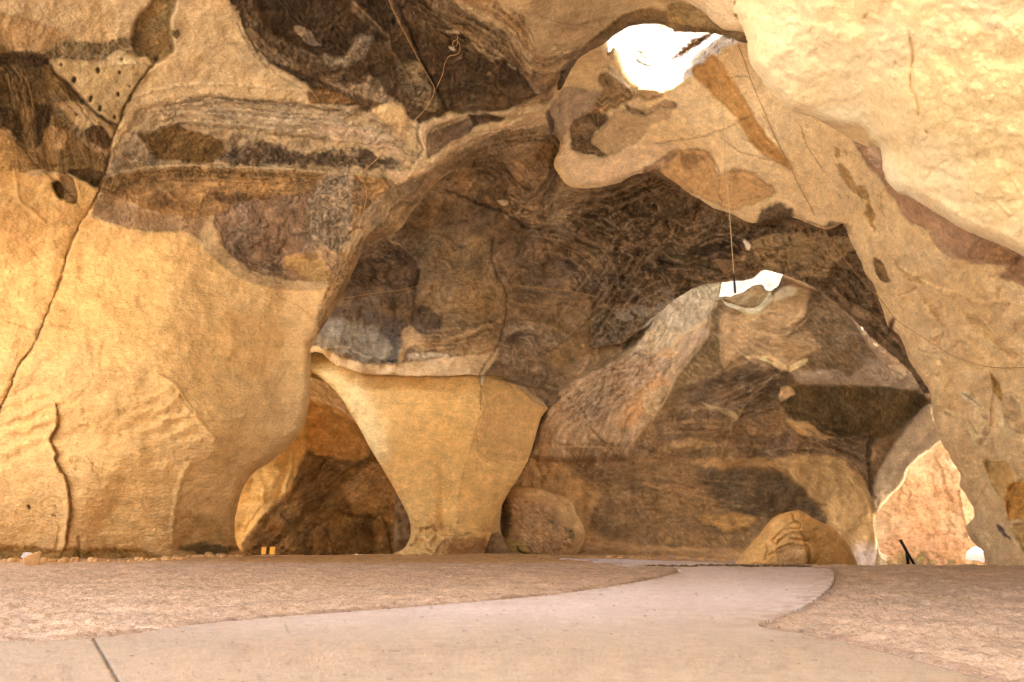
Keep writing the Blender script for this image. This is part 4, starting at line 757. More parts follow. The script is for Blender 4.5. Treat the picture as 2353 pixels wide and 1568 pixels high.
F_patches = [
 ("0:1160,1080 1240,1030 1360,1110 1500,1050 1780,1050 1900,1050 2000,1100 2020,1380 1060,1380", (176,126,72), dict(e=14,n=8,t=('strata',.22,4,1.0,.03))),
 ("5:1400,1480 1480,1250 1640,1050 2000,870 2180,640|6:0,580 130,450 260,400 440,460 380,560 370,640 350,720 230,870 160,960 100,1100 0,1250 |5:2050,1500 1980,1568 1430,1568", (180,138,94), dict(e=6,n=4,d=-1.3,de=9,t=('streak',.42,-55,1.1,.08))),
 ("5:1660,960 1900,850 2200,820 2180,1000 1980,1180 1800,1280 1640,1220", (158,122,84), dict(e=14,n=8,a=.8,t=('streak',.5,-55,1.4,.05))),
 ("5:2040,870 2353,860|6:0,880 150,1020 100,1150 40,1200|5:2240,1180 2100,1330 1950,1350 2100,1100", (196,138,82), dict(e=12,n=8,a=.8,t=('streak',.4,-65,1.3))),
 ("5:2000,870 2180,640|6:0,580 150,440 260,400 430,470 380,570 250,670 130,740 0,830|5:2180,910", (188,152,106), dict(e=4,n=5,c=1.5,t=('grit',.65,-60,.9,.06))),
 ("6:262,415 330,375 440,365 450,420 440,470 360,470 300,455", (176,144,98), dict(e=3,n=3,rim=.5,c=1.5,t=('grit',.9,70,1.3,.05))),
 ("6:440,470 470,520 430,620 450,830 400,930 300,990 240,1060 245,1100 190,1210 30,1190 60,1100 160,960 230,850 350,720 390,560", (128,96,58), dict(e=4,n=4,c=1.5,t=('grit',.8,35,.9,.07))),
 ("5:2150,1130 2300,1080 2353,1120 2280,1300 2180,1280 2140,1200", (196,152,100), dict(e=3,n=4,c=1.2,t=('grit',.5,-20,.9,.05))),
 ("5:2353,1050 2400,1100 2353,1300 2220,1290 2290,1130", (128,94,56), dict(e=3,n=4,c=1.2,t=('grit',.6,-20,.9,.05))),
 ("6:470,560 600,560 800,430 900,380 1010,420 1020,480 970,560 890,680 880,700 1040,760 960,830 850,900 720,830 620,810 500,860 450,880 440,620", (190,144,92), dict(e=4,n=4,t=('strata',.30,-12,1.5,.08))),
 ("6:640,700 660,800 880,830 1010,790 1040,760 900,700 880,650 760,620 650,650", (164,122,76), dict(e=14,n=6,a=.8,t=('strata',.35,12,1.6,.06))),
 ("6:440,455 560,420 680,375 740,410 770,430 730,490 640,520 540,500", (162,126,80), dict(e=2,n=2,d=-.3,rim=.6,t=('grit',.5,-20,.9))),
 ("10:620,640 700,730 900,800 1150,860 1300,830 1450,700 1540,560 1600,620 1590,720 1430,860 1300,970 1150,970 900,880 720,790", (240,202,146), dict(e=2,n=2,d=-.15,t=None)),  # sun on the skylight's lower rim, painted as a pale band
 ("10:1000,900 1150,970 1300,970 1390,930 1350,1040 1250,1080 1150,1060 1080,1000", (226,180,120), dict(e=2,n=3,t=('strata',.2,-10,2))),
 ("10:1600,680 1700,520 1900,450 2040,520 2000,600 1850,660 1650,730", (236,200,150), dict(e=8,n=5,a=.8,t=None)),  # sunny smear on the wall, painted into the colour
 ("6:1020,410 1100,470 1200,560 1420,820 1400,880 1330,830 1310,900 1260,940 1180,900 1150,910 1000,930 920,890 1000,820 1100,800 960,700 890,690 960,600 1000,500", (128,96,60), dict(e=4,n=5,d=.25,c=1,t=('grit',.8,40,1,.07))),
 ("6:890,690 1000,670 1040,720 1020,750 900,710", (166,126,80), dict(e=3,n=3,t=('grit',.5,40,1))),
 ("6:830,310 1000,370 1150,450 1450,690 1640,860 1770,1080 1740,1080 1600,940 1430,830 1240,560 1080,430 900,360", (182,138,92), dict(e=4,n=3,d=-.4,t=('strata',.4,42,1.6))),
 ("6:920,930 1150,910 1260,950 1400,850 1520,870 1720,1000 1750,1080 1550,1030 1300,1010 950,1000 880,920", (160,126,90), dict(e=6,n=4,d=-.2,t=('swirl',.3,15,1.3,.06))),
 ("6:1500,880 1600,900 1590,970 1520,930", (214,176,122), dict(e=3,n=6,a=.7)),
 ("6:930,1010 1600,1030 1750,1100 1700,1180 1560,1300 1400,1345 1100,1335 850,1180 820,1100", (92,68,38), dict(e=6,n=4,c=1.3,d=.3,de=12,t=('grit',.65,75,1,.07))),
 ("6:850,1230 1000,1250 1100,1320 1240,1355 1395,1350 1400,1480 1250,1450 1100,1400 950,1320", (188,138,80), dict(e=3,n=3,d=-.2,t=('blotch',.1,0,1))),
 ("6:200,1060 600,880 900,940 820,1100 830,1180 500,1230 250,1230 50,1215 190,1190 245,1100", (104,76,48), dict(e=8,n=7,t=('strata',.5,-14,1.2,.10))),
 ("6:0,1210 250,1235 500,1232 800,1230 800,1300 900,1400 1100,1467 400,1467 0,1467 -60,1350", (122,88,54), dict(e=10,n=9,t=('swirl',.40,-10,1.2,.08))),
 ("6:620,820 760,830 850,890 840,908 700,850 620,840", (214,166,106), dict(e=3,n=3)),
 ("6:320,1120 450,1150 560,1200 540,1218 400,1160", (186,146,96), dict(e=3,n=4)),
 ("6:880,890 940,850 990,840 980,870 930,895 880,920", (222,176,112), dict(e=3,n=3)),
 ("6:820,1030 890,1020 910,1070 880,1080 820,1110", (182,136,86), dict(e=3,n=4)),
 ("6:100,1390 250,1340 400,1360 380,1400 200,1400 100,1420", (166,122,72), dict(e=5,n=8,a=.8)),
 ("8:1600,0 1750,150 1780,190 1850,130 1930,180 2000,160 2100,0 2200,-50 1600,-50", (132,96,60), dict(e=6,n=9,a=.8,t=('streak',.5,-70,1.5))),
 ("8:1880,200 1960,210 2100,190 2200,230 2000,300 1900,290", (150,108,62), dict(e=5,n=9,a=.7)),
 ("9:-300,110 -100,80 200,60 380,110 680,115 800,140 900,190 1000,290 1080,380 1125,475 900,420 700,500 600,620 300,610 0,610 -250,560 -380,480 -330,300", (132,96,58), dict(e=7,n=8,a=.9,t=('grit',.4,0,.9,.04))),
 ("9:380,120 680,115 800,140 900,190 1000,290 1085,380 1120,470 1000,420 880,390 760,420 560,420 380,300 330,200", (100,74,46), dict(e=12,n=10,t=('grit',.5,0,.9,.05))),
 ("9:300,410 460,400 640,405 660,460 560,500 470,520 400,480 320,450", (176,124,66), dict(e=4,n=6,rim=.5,d=-.15)),
 ("9:-20,200 200,230 380,240 300,260 0,240", (176,124,72), dict(e=8,n=8,a=.6)),
 ("9:130,470 300,520 500,540 500,590 130,600 60,560", (160,114,66), dict(e=6,n=10,a=.8,d=-.1,t=('grit',.7,40,1,.06))),
 ("9:780,90 850,40 1150,35 1250,130 1350,200 1400,300 1430,450 1445,780 1300,780 1280,640 1180,520 1115,470 1110,400 950,220", (186,138,82), dict(e=4,n=3,d=-.15,t=('strata',.10,5,1))),
 ("9:1280,620 1440,620 1460,800 1270,800", (206,172,142), dict(e=22,n=6,a=.8,t=('blotch',.1,0,1))),
 ("9:1150,30 1250,100 1330,160 1380,280 1430,300 1440,150 1380,90 1390,-110 1100,-70 800,-120 700,0 760,20", (112,82,52), dict(e=4,n=5,t=('swirl',.5,25,1.6,.06))),
 ("9:-800,590 0,607 300,622 560,635 560,740 0,720 -800,700", (182,132,80), dict(e=4,n=3,d=-.5,t=('strata',.15,2,1.4))),
 ("9:-800,640 0,635 300,660 500,680 480,720 0,720 -800,720", (150,102,58), dict(e=5,n=4,a=.7)),
 ("6:1755,1120 1790,1220 1840,1370|9:1700,50 1620,130 1600,200 1520,300 1435,400 1400,300 1430,150 1520,-10|6:1600,1290", (178,140,96), dict(e=3,n=3,d=-2.2,de=5,t=('grit',.18,0,1))),
]
F_lines = [
 ("6:880,890 800,940 700,1020 620,1110 540,1230 500,1300 470,1400 430,1467", dict(w=3,col=(176,132,82),a=.6,d=-.1,n=7)),
 ("6:870,900 780,970 640,1090 570,1200 520,1290", dict(w=2,col=(70,48,28),a=.6,n=5)),
 ("6:380,560 372,640 350,720 240,860 160,960 100,1090 0,1250", dict(w=3,col=(222,176,118),a=.5,d=-.1)),
 ("6:370,600 300,640 200,700 100,790 0,880", dict(w=5,col=(214,166,106),a=.6,d=-.15)),
 ("6:150,750 140,900 160,940", dict(w=3,col=(214,166,106),a=.5,d=-.1)),
 ("6:650,650 640,760 650,830", dict(w=4,d=-.12,col=(206,160,106),a=.4)),
 ("6:480,600 600,700 640,800", dict(w=5,d=-.1)),
 ("9:1385,-100 1380,60 1390,180 1400,280 1430,300", dict(w=4,d=.35,col=(84,60,36),a=.7)),
 ("9:1360,-80 1350,60 1370,180", dict(w=3,d=-.2,col=(150,112,70),a=.5)),
 ("9:1430,300 1425,420 1425,520", dict(w=3,d=.2,col=(90,64,38),a=.5)),
 ("9:980,355 1050,342 1110,352", dict(w=3,d=.1,col=(96,70,42),a=.6)),
 ("6:1460,870 1600,960 1720,1040", dict(w=2,d=.06,col=(110,82,54),a=.5)),
 ("6:840,1180 1000,1200 1120,1280 1400,1340", dict(w=2.4,col=(60,42,24),a=.6,d=.08)),
 ("5:1600,1140 1720,1240 1800,1380 1880,1480", dict(w=2.4,col=(90,64,40),a=.7,d=.08)),
 ("5:1520,1210 1440,1330 1400,1470 1400,1520", dict(w=2.4,col=(90,64,40),a=.7,d=.08)),
 ("5:1400,1520 1500,1500 1700,1490 1890,1500", dict(w=3,col=(206,160,106),a=.6,d=-.06)),
 ("5:1620,1220 1750,1260 1900,1300", dict(w=2,col=(90,64,40),a=.5,d=.05)),
 ("5:1770,1230 1850,1220 1800,1260", dict(w=4,col=(70,46,26),a=.8)),
 ("9:0,60 200,30 420,-20", dict(w=2,col=(84,60,36),a=.5)),
]
for k in range(26):   # long flow lines of the diagonal rib
    f = k / 25.0
    x0_ = 1480 + 60 * f; 
    F_lines.append((f"5:{1560+f*190:.0f},{1250+f*160:.0f} {1720+f*260:.0f},{1060+f*160:.0f} {1960+f*240:.0f},{930+f*120:.0f} {2120+f*260:.0f},{840+f*60:.0f}", dict(w=rr.uniform(1.6,3.6), col=(112,80,52) if k % 2 else (206,164,120), a=rr.uniform(.45,.8), d=.08 if k % 2 else -.08, n=7)))
F_lines += flow("6:470,600 620,740 780,830 960,790", 9, 9, light=(214,168,114), dark=(140,102,66), a=(.25,.5))
F_lines += flow("6:640,540 760,620 900,600 980,520", 7, 9, light=(220,176,122), dark=(140,102,66), a=(.25,.5))
F_lines += flow("6:180,1180 450,1120 700,1010 900,960", 13, 9, light=(164,126,84), dark=(60,42,26))
F_lines += flow("6:900,1230 1080,1330 1280,1420 1400,1440", 7, 9, light=(164,122,76), dark=(72,50,30))
F_lines += flow("6:0,1290 300,1270 600,1290 850,1300", 9, 9, light=(170,126,78), dark=(76,54,32), a=(.25,.5))
F_lines += flow("9:-300,260 0,230 300,300 600,330 900,330", 10, 11, light=(176,128,76), dark=(84,58,34), a=(.2,.4))
F_lines += flow("9:900,60 1150,110 1280,260 1380,420", 7, 11, light=(206,156,98), dark=(134,96,58), a=(.15,.35))
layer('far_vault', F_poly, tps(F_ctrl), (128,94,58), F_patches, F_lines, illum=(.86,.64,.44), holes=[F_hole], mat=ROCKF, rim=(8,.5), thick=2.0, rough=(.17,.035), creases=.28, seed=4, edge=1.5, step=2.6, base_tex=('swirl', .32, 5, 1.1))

# =================================================================== recess behind the pillars on the left
E_ctrl = [(500,1000,47),(556,1260,45),(600,1188,46.5),(666,1119,49),(704,1034,51),(640,1000,48),(700,960,50),(850,980,49),(760,1150,50),(700,1270,47),(900,1200,52),(950,1280,53),(740,880,47),(830,950,48),(820,1060,51),(430,1100,45)]
E_patches = [
 ("0:704,1034 760,985 840,955 900,960 1010,1000 1010,1340 540,1340 556,1290 554,1256 600,1188 666,1119", (112,76,38), dict(e=4,n=5,d=-.3,t=('streak',.4,-38,1.0,.08),c=.8)),  # dark patina, with the recess's shaded side painted into it too
 ("0:600,1188 666,1119 700,1050 720,1060 690,1140 640,1220 570,1290 556,1262", (134,92,48), dict(e=10,n=5,a=.8,t=('streak',.4,-50,1.0))),
 ("8:40,450 330,460 430,560 450,740 60,740", (138,98,52), dict(e=5,n=6,rim=.4,d=.3,t=('grit',.5,80,.9,.05))),
 ("8:180,150 380,100 560,480 580,620 440,700 430,560 400,440 240,430 140,300", (176,124,68), dict(e=10,n=8,a=.85,t=('grit',.7,-30,1.2,.05))),
 ("8:380,450 400,560 380,620 320,600 340,470", (186,132,74), dict(e=8,n=4,a=.8)),
 ("8:60,560 200,480 300,500 360,640 300,740 60,740", (104,70,34), dict(e=8,n=5,a=.8,t=('streak',.3,85,1.4))),
 ("0:700,868 740,872 790,910 835,990 812,968 760,935 705,915", (206,158,104), dict(e=2,n=2,d=-1.2,t=('streak',.6,35,2.5,.05))),
 ("0:706,930 760,940 812,970 850,1030 820,1060 770,1050 710,1030", (192,132,66), dict(e=6,n=5,t=('swirl',.25,0,1.5))),
]
E_lines = [("7:1640,560 1700,460 1760,380", dict(w=2.4,d=.12,col=(170,108,50),a=.5)), ("7:1880,430 1950,500", dict(w=3,col=(50,32,16),a=.8)),
 ("7:1950,0 1960,100 1930,220 1900,300", dict(w=5,d=-.2,col=(236,196,120),a=.5)), ("7:1780,250 1760,380", dict(w=4,d=-.1)), ("8:0,530 30,600 60,700", dict(w=3,d=.1,col=(60,40,20),a=.6)), ("8:430,560 450,720", dict(w=4,d=.2,col=(80,54,28),a=.6))]
layer('side_recess', "0:420,1360 420,780 640,740 800,740 1000,860 1100,960 1100,1360", tps(E_ctrl), (226,168,92), E_patches, E_lines, mat=ROCKF, rim=None, thick=2, rough=(.18,.04), seed=5, step=2.6, creases=.3, base_tex=('swirl', .2, -30, 1.2))

# =================================================================== sunlit pit wall at the far right
G_ctrl = [(1980,980,58),(2300,980,57),(1980,1320,60),(2300,1320,58),(2150,1150,60)]
layer('pit_wall', "0:1960,1400 1960,940 2340,940 2340,1400", tps(G_ctrl), (196,146,92),
  [("9:1500,520 1700,480 2100,600 2100,760 1430,760 1430,640", (190,130,78), dict(e=14,n=8,t=('grit',.4,0,1,.05))),
   ("9:1560,640 1800,640 2000,690 2100,760 1500,760", (128,104,52), dict(e=8,n=12,a=.75,thr=.0,t=('grit',.6,0,1.4,.05))),
   ("9:1440,300 1600,180 1900,200 1950,330 1800,480 1500,420 1430,400", (176,112,60), dict(e=20,n=12,a=.45,t=('grit',.9,-10,1.6,.05))),
   ("9:1800,50 1840,40 1880,90 1870,118 1830,110", (206,150,96), dict(e=3,n=3,d=-.4)),
  ],
  [("9:1950,260 1975,380 2000,500", dict(w=4,d=-.3)), ("9:1830,120 1850,250 1900,330", dict(w=6,d=.2)), ("9:1780,540 1900,530 2010,540", dict(w=5,d=.15))],
  holes=["9:1985,676 2000,640 2040,615 2085,625 2105,660 2110,700 2050,696 2000,690"], mat=ROCKF, rim=None, thick=2, rough=(.3,.09), seed=6, step=2.6, chisel=1.6, base_tex=('strata', .22, 3, 1.8))
tag(bpy.data.objects['pit_wall'], 'pinkish sunlit rock wall seen through the low arch beside the right rock leg', 'rock wall')

# =================================================================== central bell pillar
yL = np.array([700, 790, 815, 850, 870, 910, 985, 1030, 1080, 1140, 1190, 1225, 1250, 1262, 1275, 1300, 1340])
xL = np.array([560, 640, 690, 712, 738, 780, 826, 850, 880, 915, 939, 944, 935, 925, 900, 872, 840])
yR = np.array([700, 820, 850, 880, 935, 962, 1045, 1100, 1130, 1165, 1210, 1250, 1275, 1300, 1340])
xR = np.array([1180, 1182, 1206, 1236, 1262, 1243, 1218, 1190, 1170, 1152, 1136, 1122, 1112, 1110, 1110])
def p_depth(X, Y):
    l = np.interp(Y, yL, xL); r = np.interp(Y, yR, xR)
    u = np.clip((X - (l + r) / 2) / ((r - l) / 2), -1, 1)
    uc = np.interp(Y, [850, 900, 1100, 1250], [.48, .44, .14, .1])
    s = np.where(u > uc, (u - uc) / (1 - uc), (uc - u) / (1 + uc)); s = np.clip(s, 0, 1)
    tf = np.interp(Y, [700, 800, 835, 865, 900, 1000, 1100, 1200, 1280], [44, 41.6, 40.1, 39.2, 38.6, 37.6, 36.6, 36.0, 35.6])
    b = np.interp(Y, [850, 1000, 1200], [3.2, 2.6, 1.5])
    z = tf + b * (np.where(u > uc, .85, .26) * np.sqrt(s * s + .004) + .58 * (1 - np.sqrt(np.maximum(1 - s ** 2.2, 0))))
    # flutes low on the shaft
    m = sstep(1010, 1120, Y) * sstep(1235, 1180, Y)
    z = z + m * .30 * np.exp(-((X - 1020) / 16) ** 2) - m * .22 * np.exp(-((X - 975) / 26) ** 2) - .12 * m * np.exp(-((X - 1120) / 18) ** 2)
    q = sstep(1205, 1235, Y)
    z = z - q * .5 * sstep(1000, 1015, X) * sstep(1115, 1095, X) + .15 * np.exp(-((Y - 1222) / 5) ** 2) * sstep(1000, 1030, X)
    q2 = sstep(1170, 1215, Y) * sstep(1020, 990, X)
    z = z - q2 * (.5 + .35 * ridged(X / 26, Y / 22, 3, 5))
    return z
Lp = np.stack([xL, yL], 1)[1:]; Rp = np.stack([xR, yR], 1)[1:][::-1]
P_patches = [
 ("8:740,690 790,600 1000,590 1080,610 1060,700 740,700", (176,122,68), dict(e=4,n=5,t=('grit',.4,10,.9))),
 ("11:640,200 700,190 1000,230 960,300 800,340 700,300", (206,150,84), dict(e=5,n=5,t=('grit',.5,0,1,.08))),
 ("11:900,340 1000,320 1150,380 1350,370 1330,400 1150,430 1000,390", (140,96,50), dict(e=3,n=4,a=.8,thr=0)),
 ("11:1480,330 1560,220 1620,230 1600,330 1500,380", (176,130,78), dict(e=3,n=4,a=.7,thr=0)),
 ("5:1050,1560 1045,1250 1048,1080 1100,1000 1250,1000 1560,1180 1420,1560", (206,148,84), dict(e=10,n=3,a=.55,t=('strata',.15,2,1.4))),  # shade of the right facet painted as darker stone
 ("5:-60,1400 -150,830 60,930 300,1150 420,1560 200,1560", (250,206,136), dict(e=30,n=4,a=.7,t=None)),  # light along the left edge painted as paler stone
 ("5:1040,1020 1150,960 1200,1000 1300,1080 1480,1210 1560,1180 1600,1060 1100,860 1000,900", (176,130,76), dict(e=3,n=3,t=('strata',.3,25,1.5))),
 ("5:1230,1060 1330,1080 1420,1140 1510,1200 1520,1230 1420,1200 1320,1110", (196,152,98), dict(e=3,n=2,a=.8)),
 ("5:-150,830 120,960 300,1005 700,1020 1000,1005 1050,900 -100,700", (214,168,112), dict(e=3,n=2,t=None)),
 ("5:1150,845 1140,910 1105,960 1075,1010 1055,1080 1045,1025 1080,950", (255,232,178), dict(e=2,n=1,t=None)),  # narrow lit sliver painted near white
]
P_lines = [
 ("5:1160,840 1130,900 1080,970 1046,1020 1050,1090 1045,1250", dict(w=2.4,col=(150,96,44),a=.7,d=.14)),
 ("5:1150,850 1100,930 1060,1010 1052,1080", dict(w=2.4,col=(250,222,160),a=.8,d=-.05,n=2)),  # same lit sliver, painted as a pale line
 ("5:220,1010 700,1022 1040,1010", dict(w=1.8,col=(184,128,70),a=.5,d=.03)),
 ("5:1100,1020 1250,1060 1400,1180 1480,1240 1440,1330", dict(w=2,col=(150,104,60),a=.6,d=.04)),
 ("5:1230,1050 1340,1080 1420,1150 1500,1205", dict(w=2,col=(120,84,50),a=.6,d=.04)),
 ("11:200,110 290,165 360,160", dict(w=1.6,d=.08,col=(150,96,44),a=.6)),
 ("11:460,330 520,300 620,230", dict(w=2.4,d=.15,col=(140,90,44),a=.7)),
 ("11:310,290 380,270 440,290 480,350 400,440 330,480", dict(w=3,d=-.15)),
 ("11:640,230 660,330 720,350", dict(w=2.4,d=.18,col=(130,84,40),a=.6)),
 ("11:780,430 900,440 1150,430 1350,395", dict(w=2.4,d=.12,col=(150,100,50),a=.6)),
 ("11:640,750 700,640 770,560 820,540", dict(w=2.4,d=-.14,col=(224,172,104),a=.5)),
 ("11:480,660 560,720 640,760", dict(w=2,d=.12,col=(170,110,56),a=.6)),
 ("11:1350,740 1390,640 1420,580 1380,540", dict(w=1.6,d=.08,col=(130,84,42),a=.6)),
 ("11:960,540 945,620 970,680", dict(w=1.3,d=.05,col=(130,84,42),a=.5)),
 ("11:200,650 320,560 380,480", dict(w=3,d=.2,col=(170,112,56),a=.5)),
 ("5:380,1200 600,1205 800,1210", dict(w=2,d=.03,col=(190,136,76),a=.4)),
]
layer('bell_pillar', np.concatenate([Lp, Rp]), p_depth, (232,172,96), P_patches, P_lines, mat=ROCK, rim=(7, .8), thick=2.2, rough=(.08,.014), seed=7, step=2.2, edge=.8, base_tex=('strata', .11, 1, 1.4), chisel=1.1)
# slim pillar behind its right foot
def slim_depth(X, Y):
    l = np.interp(Y, [1100, 1160, 1230, 1290], [1105, 1105, 1100, 1090]); r = np.interp(Y, [1100, 1160, 1200, 1222, 1245, 1262, 1275, 1300], [1158, 1153, 1150, 1152, 1162, 1172, 1182, 1195])
    u = np.clip((X - (l + r) / 2) / ((r - l) / 2), -1, 1)
    return 38.2 + .8 * (1 - np.sqrt(np.maximum(1 - u * u, 0)))
layer('slim_pillar', "0:1090,1320 1095,1100 1158,1100 1153,1160 1149,1205 1152,1225 1163,1248 1173,1262 1186,1276 1195,1320", slim_depth, (206,154,90),
   [("0:1090,1236 1160,1232 1190,1290 1190,1330 1090,1330", (150,108,66), dict(e=5,n=4,t=('grit',.3,0,1)))],
   [("11:1640,460 1760,430 1860,375", dict(w=2,d=.06,col=(120,84,46),a=.7))], mat=ROCK, rim=(6,.6), thick=1.2, rough=(.03,.01), seed=8, step=1.8, edge=.6)

# =================================================================== boulders
def flat(t): return lambda X, Y: np.full(X.shape, float(t))
def b1_depth(X, Y): return 40.5 + .004 * (X - 1250) + (Y - 1200) * -.006
layer('mossy_boulder', "8:1170,340 1220,275 1280,244 1380,248 1500,275 1620,320 1670,370 1690,430 1730,490 1748,550 1740,620 1715,680 1690,720 1660,800 1200,800 1150,700 1160,500", b1_depth, (206,150,88),
   [("8:1260,250 1380,250 1500,280 1620,330 1680,400 1740,540 1690,560 1650,430 1600,350 1480,320 1300,290", (222,166,100), dict(e=5,n=6,t=('grit',.3,30,1))),  # lit rim over the top, painted paler
    ("8:1190,330 1280,290 1400,340 1560,420 1660,560 1640,700 1400,720 1250,600 1190,480", (176,126,78), dict(e=12,n=10,a=.8,t=('grit',.8,30,1.3,.06))),
    ("8:1180,350 1230,340 1240,560 1200,590 1180,500", (84,58,30), dict(e=5,n=6,a=.8)),
    ("8:1610,520 1660,520 1680,580 1660,600 1620,560", (120,96,56), dict(e=3,n=6,a=.7,thr=-.1)),
    ("8:1500,470 1540,480 1540,500 1510,490", (112,92,56), dict(e=2,n=4,a=.7)),
    ("8:1200,640 1300,600 1380,690 1360,730 1250,700", (176,138,70), dict(e=4,n=8,a=.8,t=('grit',.7,0,1.3)))],
   [("8:1290,650 1310,680 1380,715", dict(w=3.5,d=.2,col=(54,40,22),a=.8)), ("8:1600,340 1680,450 1700,560", dict(w=4,d=-.12)), ("8:1640,540 1665,550", dict(w=3,d=.1,col=(50,50,24),a=.8))],
   mat=ROCKF, rim=(70, 2.4), mirror=2.2, rough=(.18,.07), seed=9, step=2.0, edge=1.5, creases=.2)
def b2_depth(X, Y):
    z = 27.6 + .10 * np.abs(X - 1850) / 30 + 0 * Y
    for cx_, cy_, rx_, ry_, h in ((1848,1272,36,30,.55),(1842,1228,34,14,.42),(1838,1212,40,12,.30),(1790,1225,22,30,-.2)):
        q = ((X - cx_) / rx_) ** 2 + ((Y - cy_) / ry_) ** 2
        z = z - h * np.sqrt(np.clip(1 - q, 0, 1))
    return z
layer('layered_boulder', "9:500,860 535,718 600,630 680,540 735,470 780,425 850,395 930,382 985,405 1060,450 1140,480 1190,530 1245,590 1285,670 1308,745 1320,860", b2_depth, (232,168,92),
   [("9:1000,430 1140,490 1245,600 1300,760 1000,760 980,600 970,500", (196,142,78), dict(e=7,n=4,a=.8,t=('blotch',.12,0,1))),
    ("9:800,640 900,595 980,610 1000,680 960,740 820,740", (206,150,88), dict(e=3,n=4,rim=.2)),
    ("9:640,718 760,712 850,740 640,760", (176,118,66), dict(e=5,n=4,a=.7))],
   [("9:790,630 860,600 980,600 1000,660 990,720 960,740", dict(w=3,d=.16,col=(150,98,48),a=.6,n=2)),
    ("9:790,600 830,560 900,525 960,540 980,600", dict(w=3,d=.14,col=(160,106,54),a=.6,n=2)),
    ("9:770,570 800,540 850,500 940,500 970,550", dict(w=2.4,d=.12,col=(160,106,54),a=.5,n=2)),
    ("9:860,480 920,450 950,460 940,500", dict(w=2.4,d=.14,col=(140,90,44),a=.6,n=2)),
    ("9:890,390 910,440 940,470", dict(w=2.4,d=.12,col=(150,98,48),a=.5)),
    ("9:730,590 735,640 720,700", dict(w=2,d=.08,col=(150,98,48),a=.6)),
    ("9:740,670 780,650 830,650", dict(w=3,d=.1)),
    ("9:960,400 980,520 1000,640 1000,740", dict(w=5,d=.12,n=3)),
    ("9:1190,640 1220,600 1270,690", dict(w=2,d=.06,col=(160,106,54),a=.4))],
   mat=ROCK, rim=(46, 1.5), mirror=1.6, rough=(.08,.02), seed=10, step=1.8, edge=1.0)
tag(bpy.data.objects['mossy_boulder'], 'large rounded boulder with rough mossy brown face behind the central pillar', 'boulder')
tag(bpy.data.objects['layered_boulder'], 'smooth tan pointed boulder with bulging folds in front of the low right arch', 'boulder')

# small rock stump seen through the arch
layer('rock_stump', "9:1425,800 1432,600 1450,640 1480,660 1540,690 1560,735 1575,800", flat(37), (214,168,108),
   [("9:1490,670 1550,700 1570,760 1500,760", (140,98,54), dict(e=3,n=3))], [], mat=ROCKF, rim=(14,.5), mirror=.5, rough=(.06,.03), seed=12, step=1.8, edge=1.0)
tag(bpy.data.objects['rock_stump'], 'low pale rock stump standing behind the ground edge under the right arch', 'rock')

# =================================================================== near overhang at the upper right
A_poly = "3:450,-3000 520,-120 535,0 545,80 590,190 613,270 618,340 640,420 690,490 740,560 860,680 950,720 1040,745 1130,800 1280,885 1370,920 1450,940 1462,1060 1475,1100 1490,1140 1560,1212 1640,1240 1700,1280 2000,1460|6:2353,200 3000,640|0:3200,1100 3200,-1100"
A_ctrl = [(1700,0,12.5),(1720,120,12.8),(1800,240,13.2),(1960,320,13.6),(2030,345,13.4),(2040,410,13.0),(2110,465,12.5),(2353,590,11.2),(2000,200,11.6),(2353,0,8.2),(2353,300,9.6),(1900,0,10.6),(2200,400,11.2),(1800,-900,6.5),(2600,-800,5.5),(3000,200,7),(3100,1000,9.5),(2150,100,9.6),(2060,300,11.6)]
A_patches = [
 ("3:950,715 1040,745 1200,780 1320,790 1390,850 1450,940 1280,885 1130,800", (214,168,108), dict(e=5,n=3,d=.35,de=10,t=('grit',.25,20,1))),
 ("3:1500,480 1900,300 2353,200 2600,400 2400,1200 2100,1300 1900,900 1700,800", (226,180,112), dict(e=60,n=20,a=.6,t=('grit',.22,60,1))),
 ("3:1000,700 1300,700 1500,1000 1600,1180 1700,1270 1560,1212 1470,1060 1400,850 1320,790", (252,222,166), dict(e=20,n=8,a=.5,t=None)),
]
A_lines = [
 ("3:1630,200 1655,330 1650,430 1640,540 1680,640 1695,730", dict(w=3.2,d=.07,col=(206,152,86),a=.6)),
 ("3:1350,90 1360,130", dict(w=3,d=.05,col=(206,152,86),a=.6)), ("3:1735,828 1745,838", dict(w=2.6,d=.06,col=(140,90,46),a=.9,taper=0,n=0)),
 ("3:2240,1060 2300,1160 2353,1240", dict(w=3,d=-.04)), ("3:2190,1270 2230,1320 2280,1350", dict(w=3,d=-.04)), ("3:1540,380 1550,410", dict(w=3,d=.04,col=(206,152,86),a=.5)),
 ("3:1900,500 1880,560 1850,600", dict(w=5,d=.04)), ("3:1700,1180 1800,1060 1900,1000", dict(w=4,d=.04)),
]
for k in range(60):
    a = rr.uniform(700, 2300); b = rr.uniform(-50, 1000)
    A_lines.append((f"3:{a:.0f},{b:.0f} {a-rr.uniform(4,26):.0f},{b+rr.uniform(20,70):.0f}", dict(w=rr.uniform(3,8), d=rr.choice([-.018,.02]), n=5)))
layer('rock_overhang', A_poly, tps(A_ctrl), (232,190,130), A_patches, A_lines, mat=ROCKN, rim=(30, .9), thick=4, rough=(.06,.003), mott=.25, seed=13, step=3.2, edge=2.0, base_tex=('blotch', .06, 60, 1.0), chisel=.5)
# short brow of rock hanging beside it
layer('rock_brow', "0:1380,-120 1500,-60|3:0,-60 120,-10 210,5 270,35 330,70 400,140 470,190 595,207 660,300 700,-60|0:1800,-120", tps([(1500,0,19.5),(1620,20,18),(1700,80,17.5),(1500,-400,12),(1750,-400,11)]), (224,180,124), [], [],
   mat=ROCK, rim=(24,.9), thick=3, rough=(.08,.012), seed=14, step=3, edge=1.5)

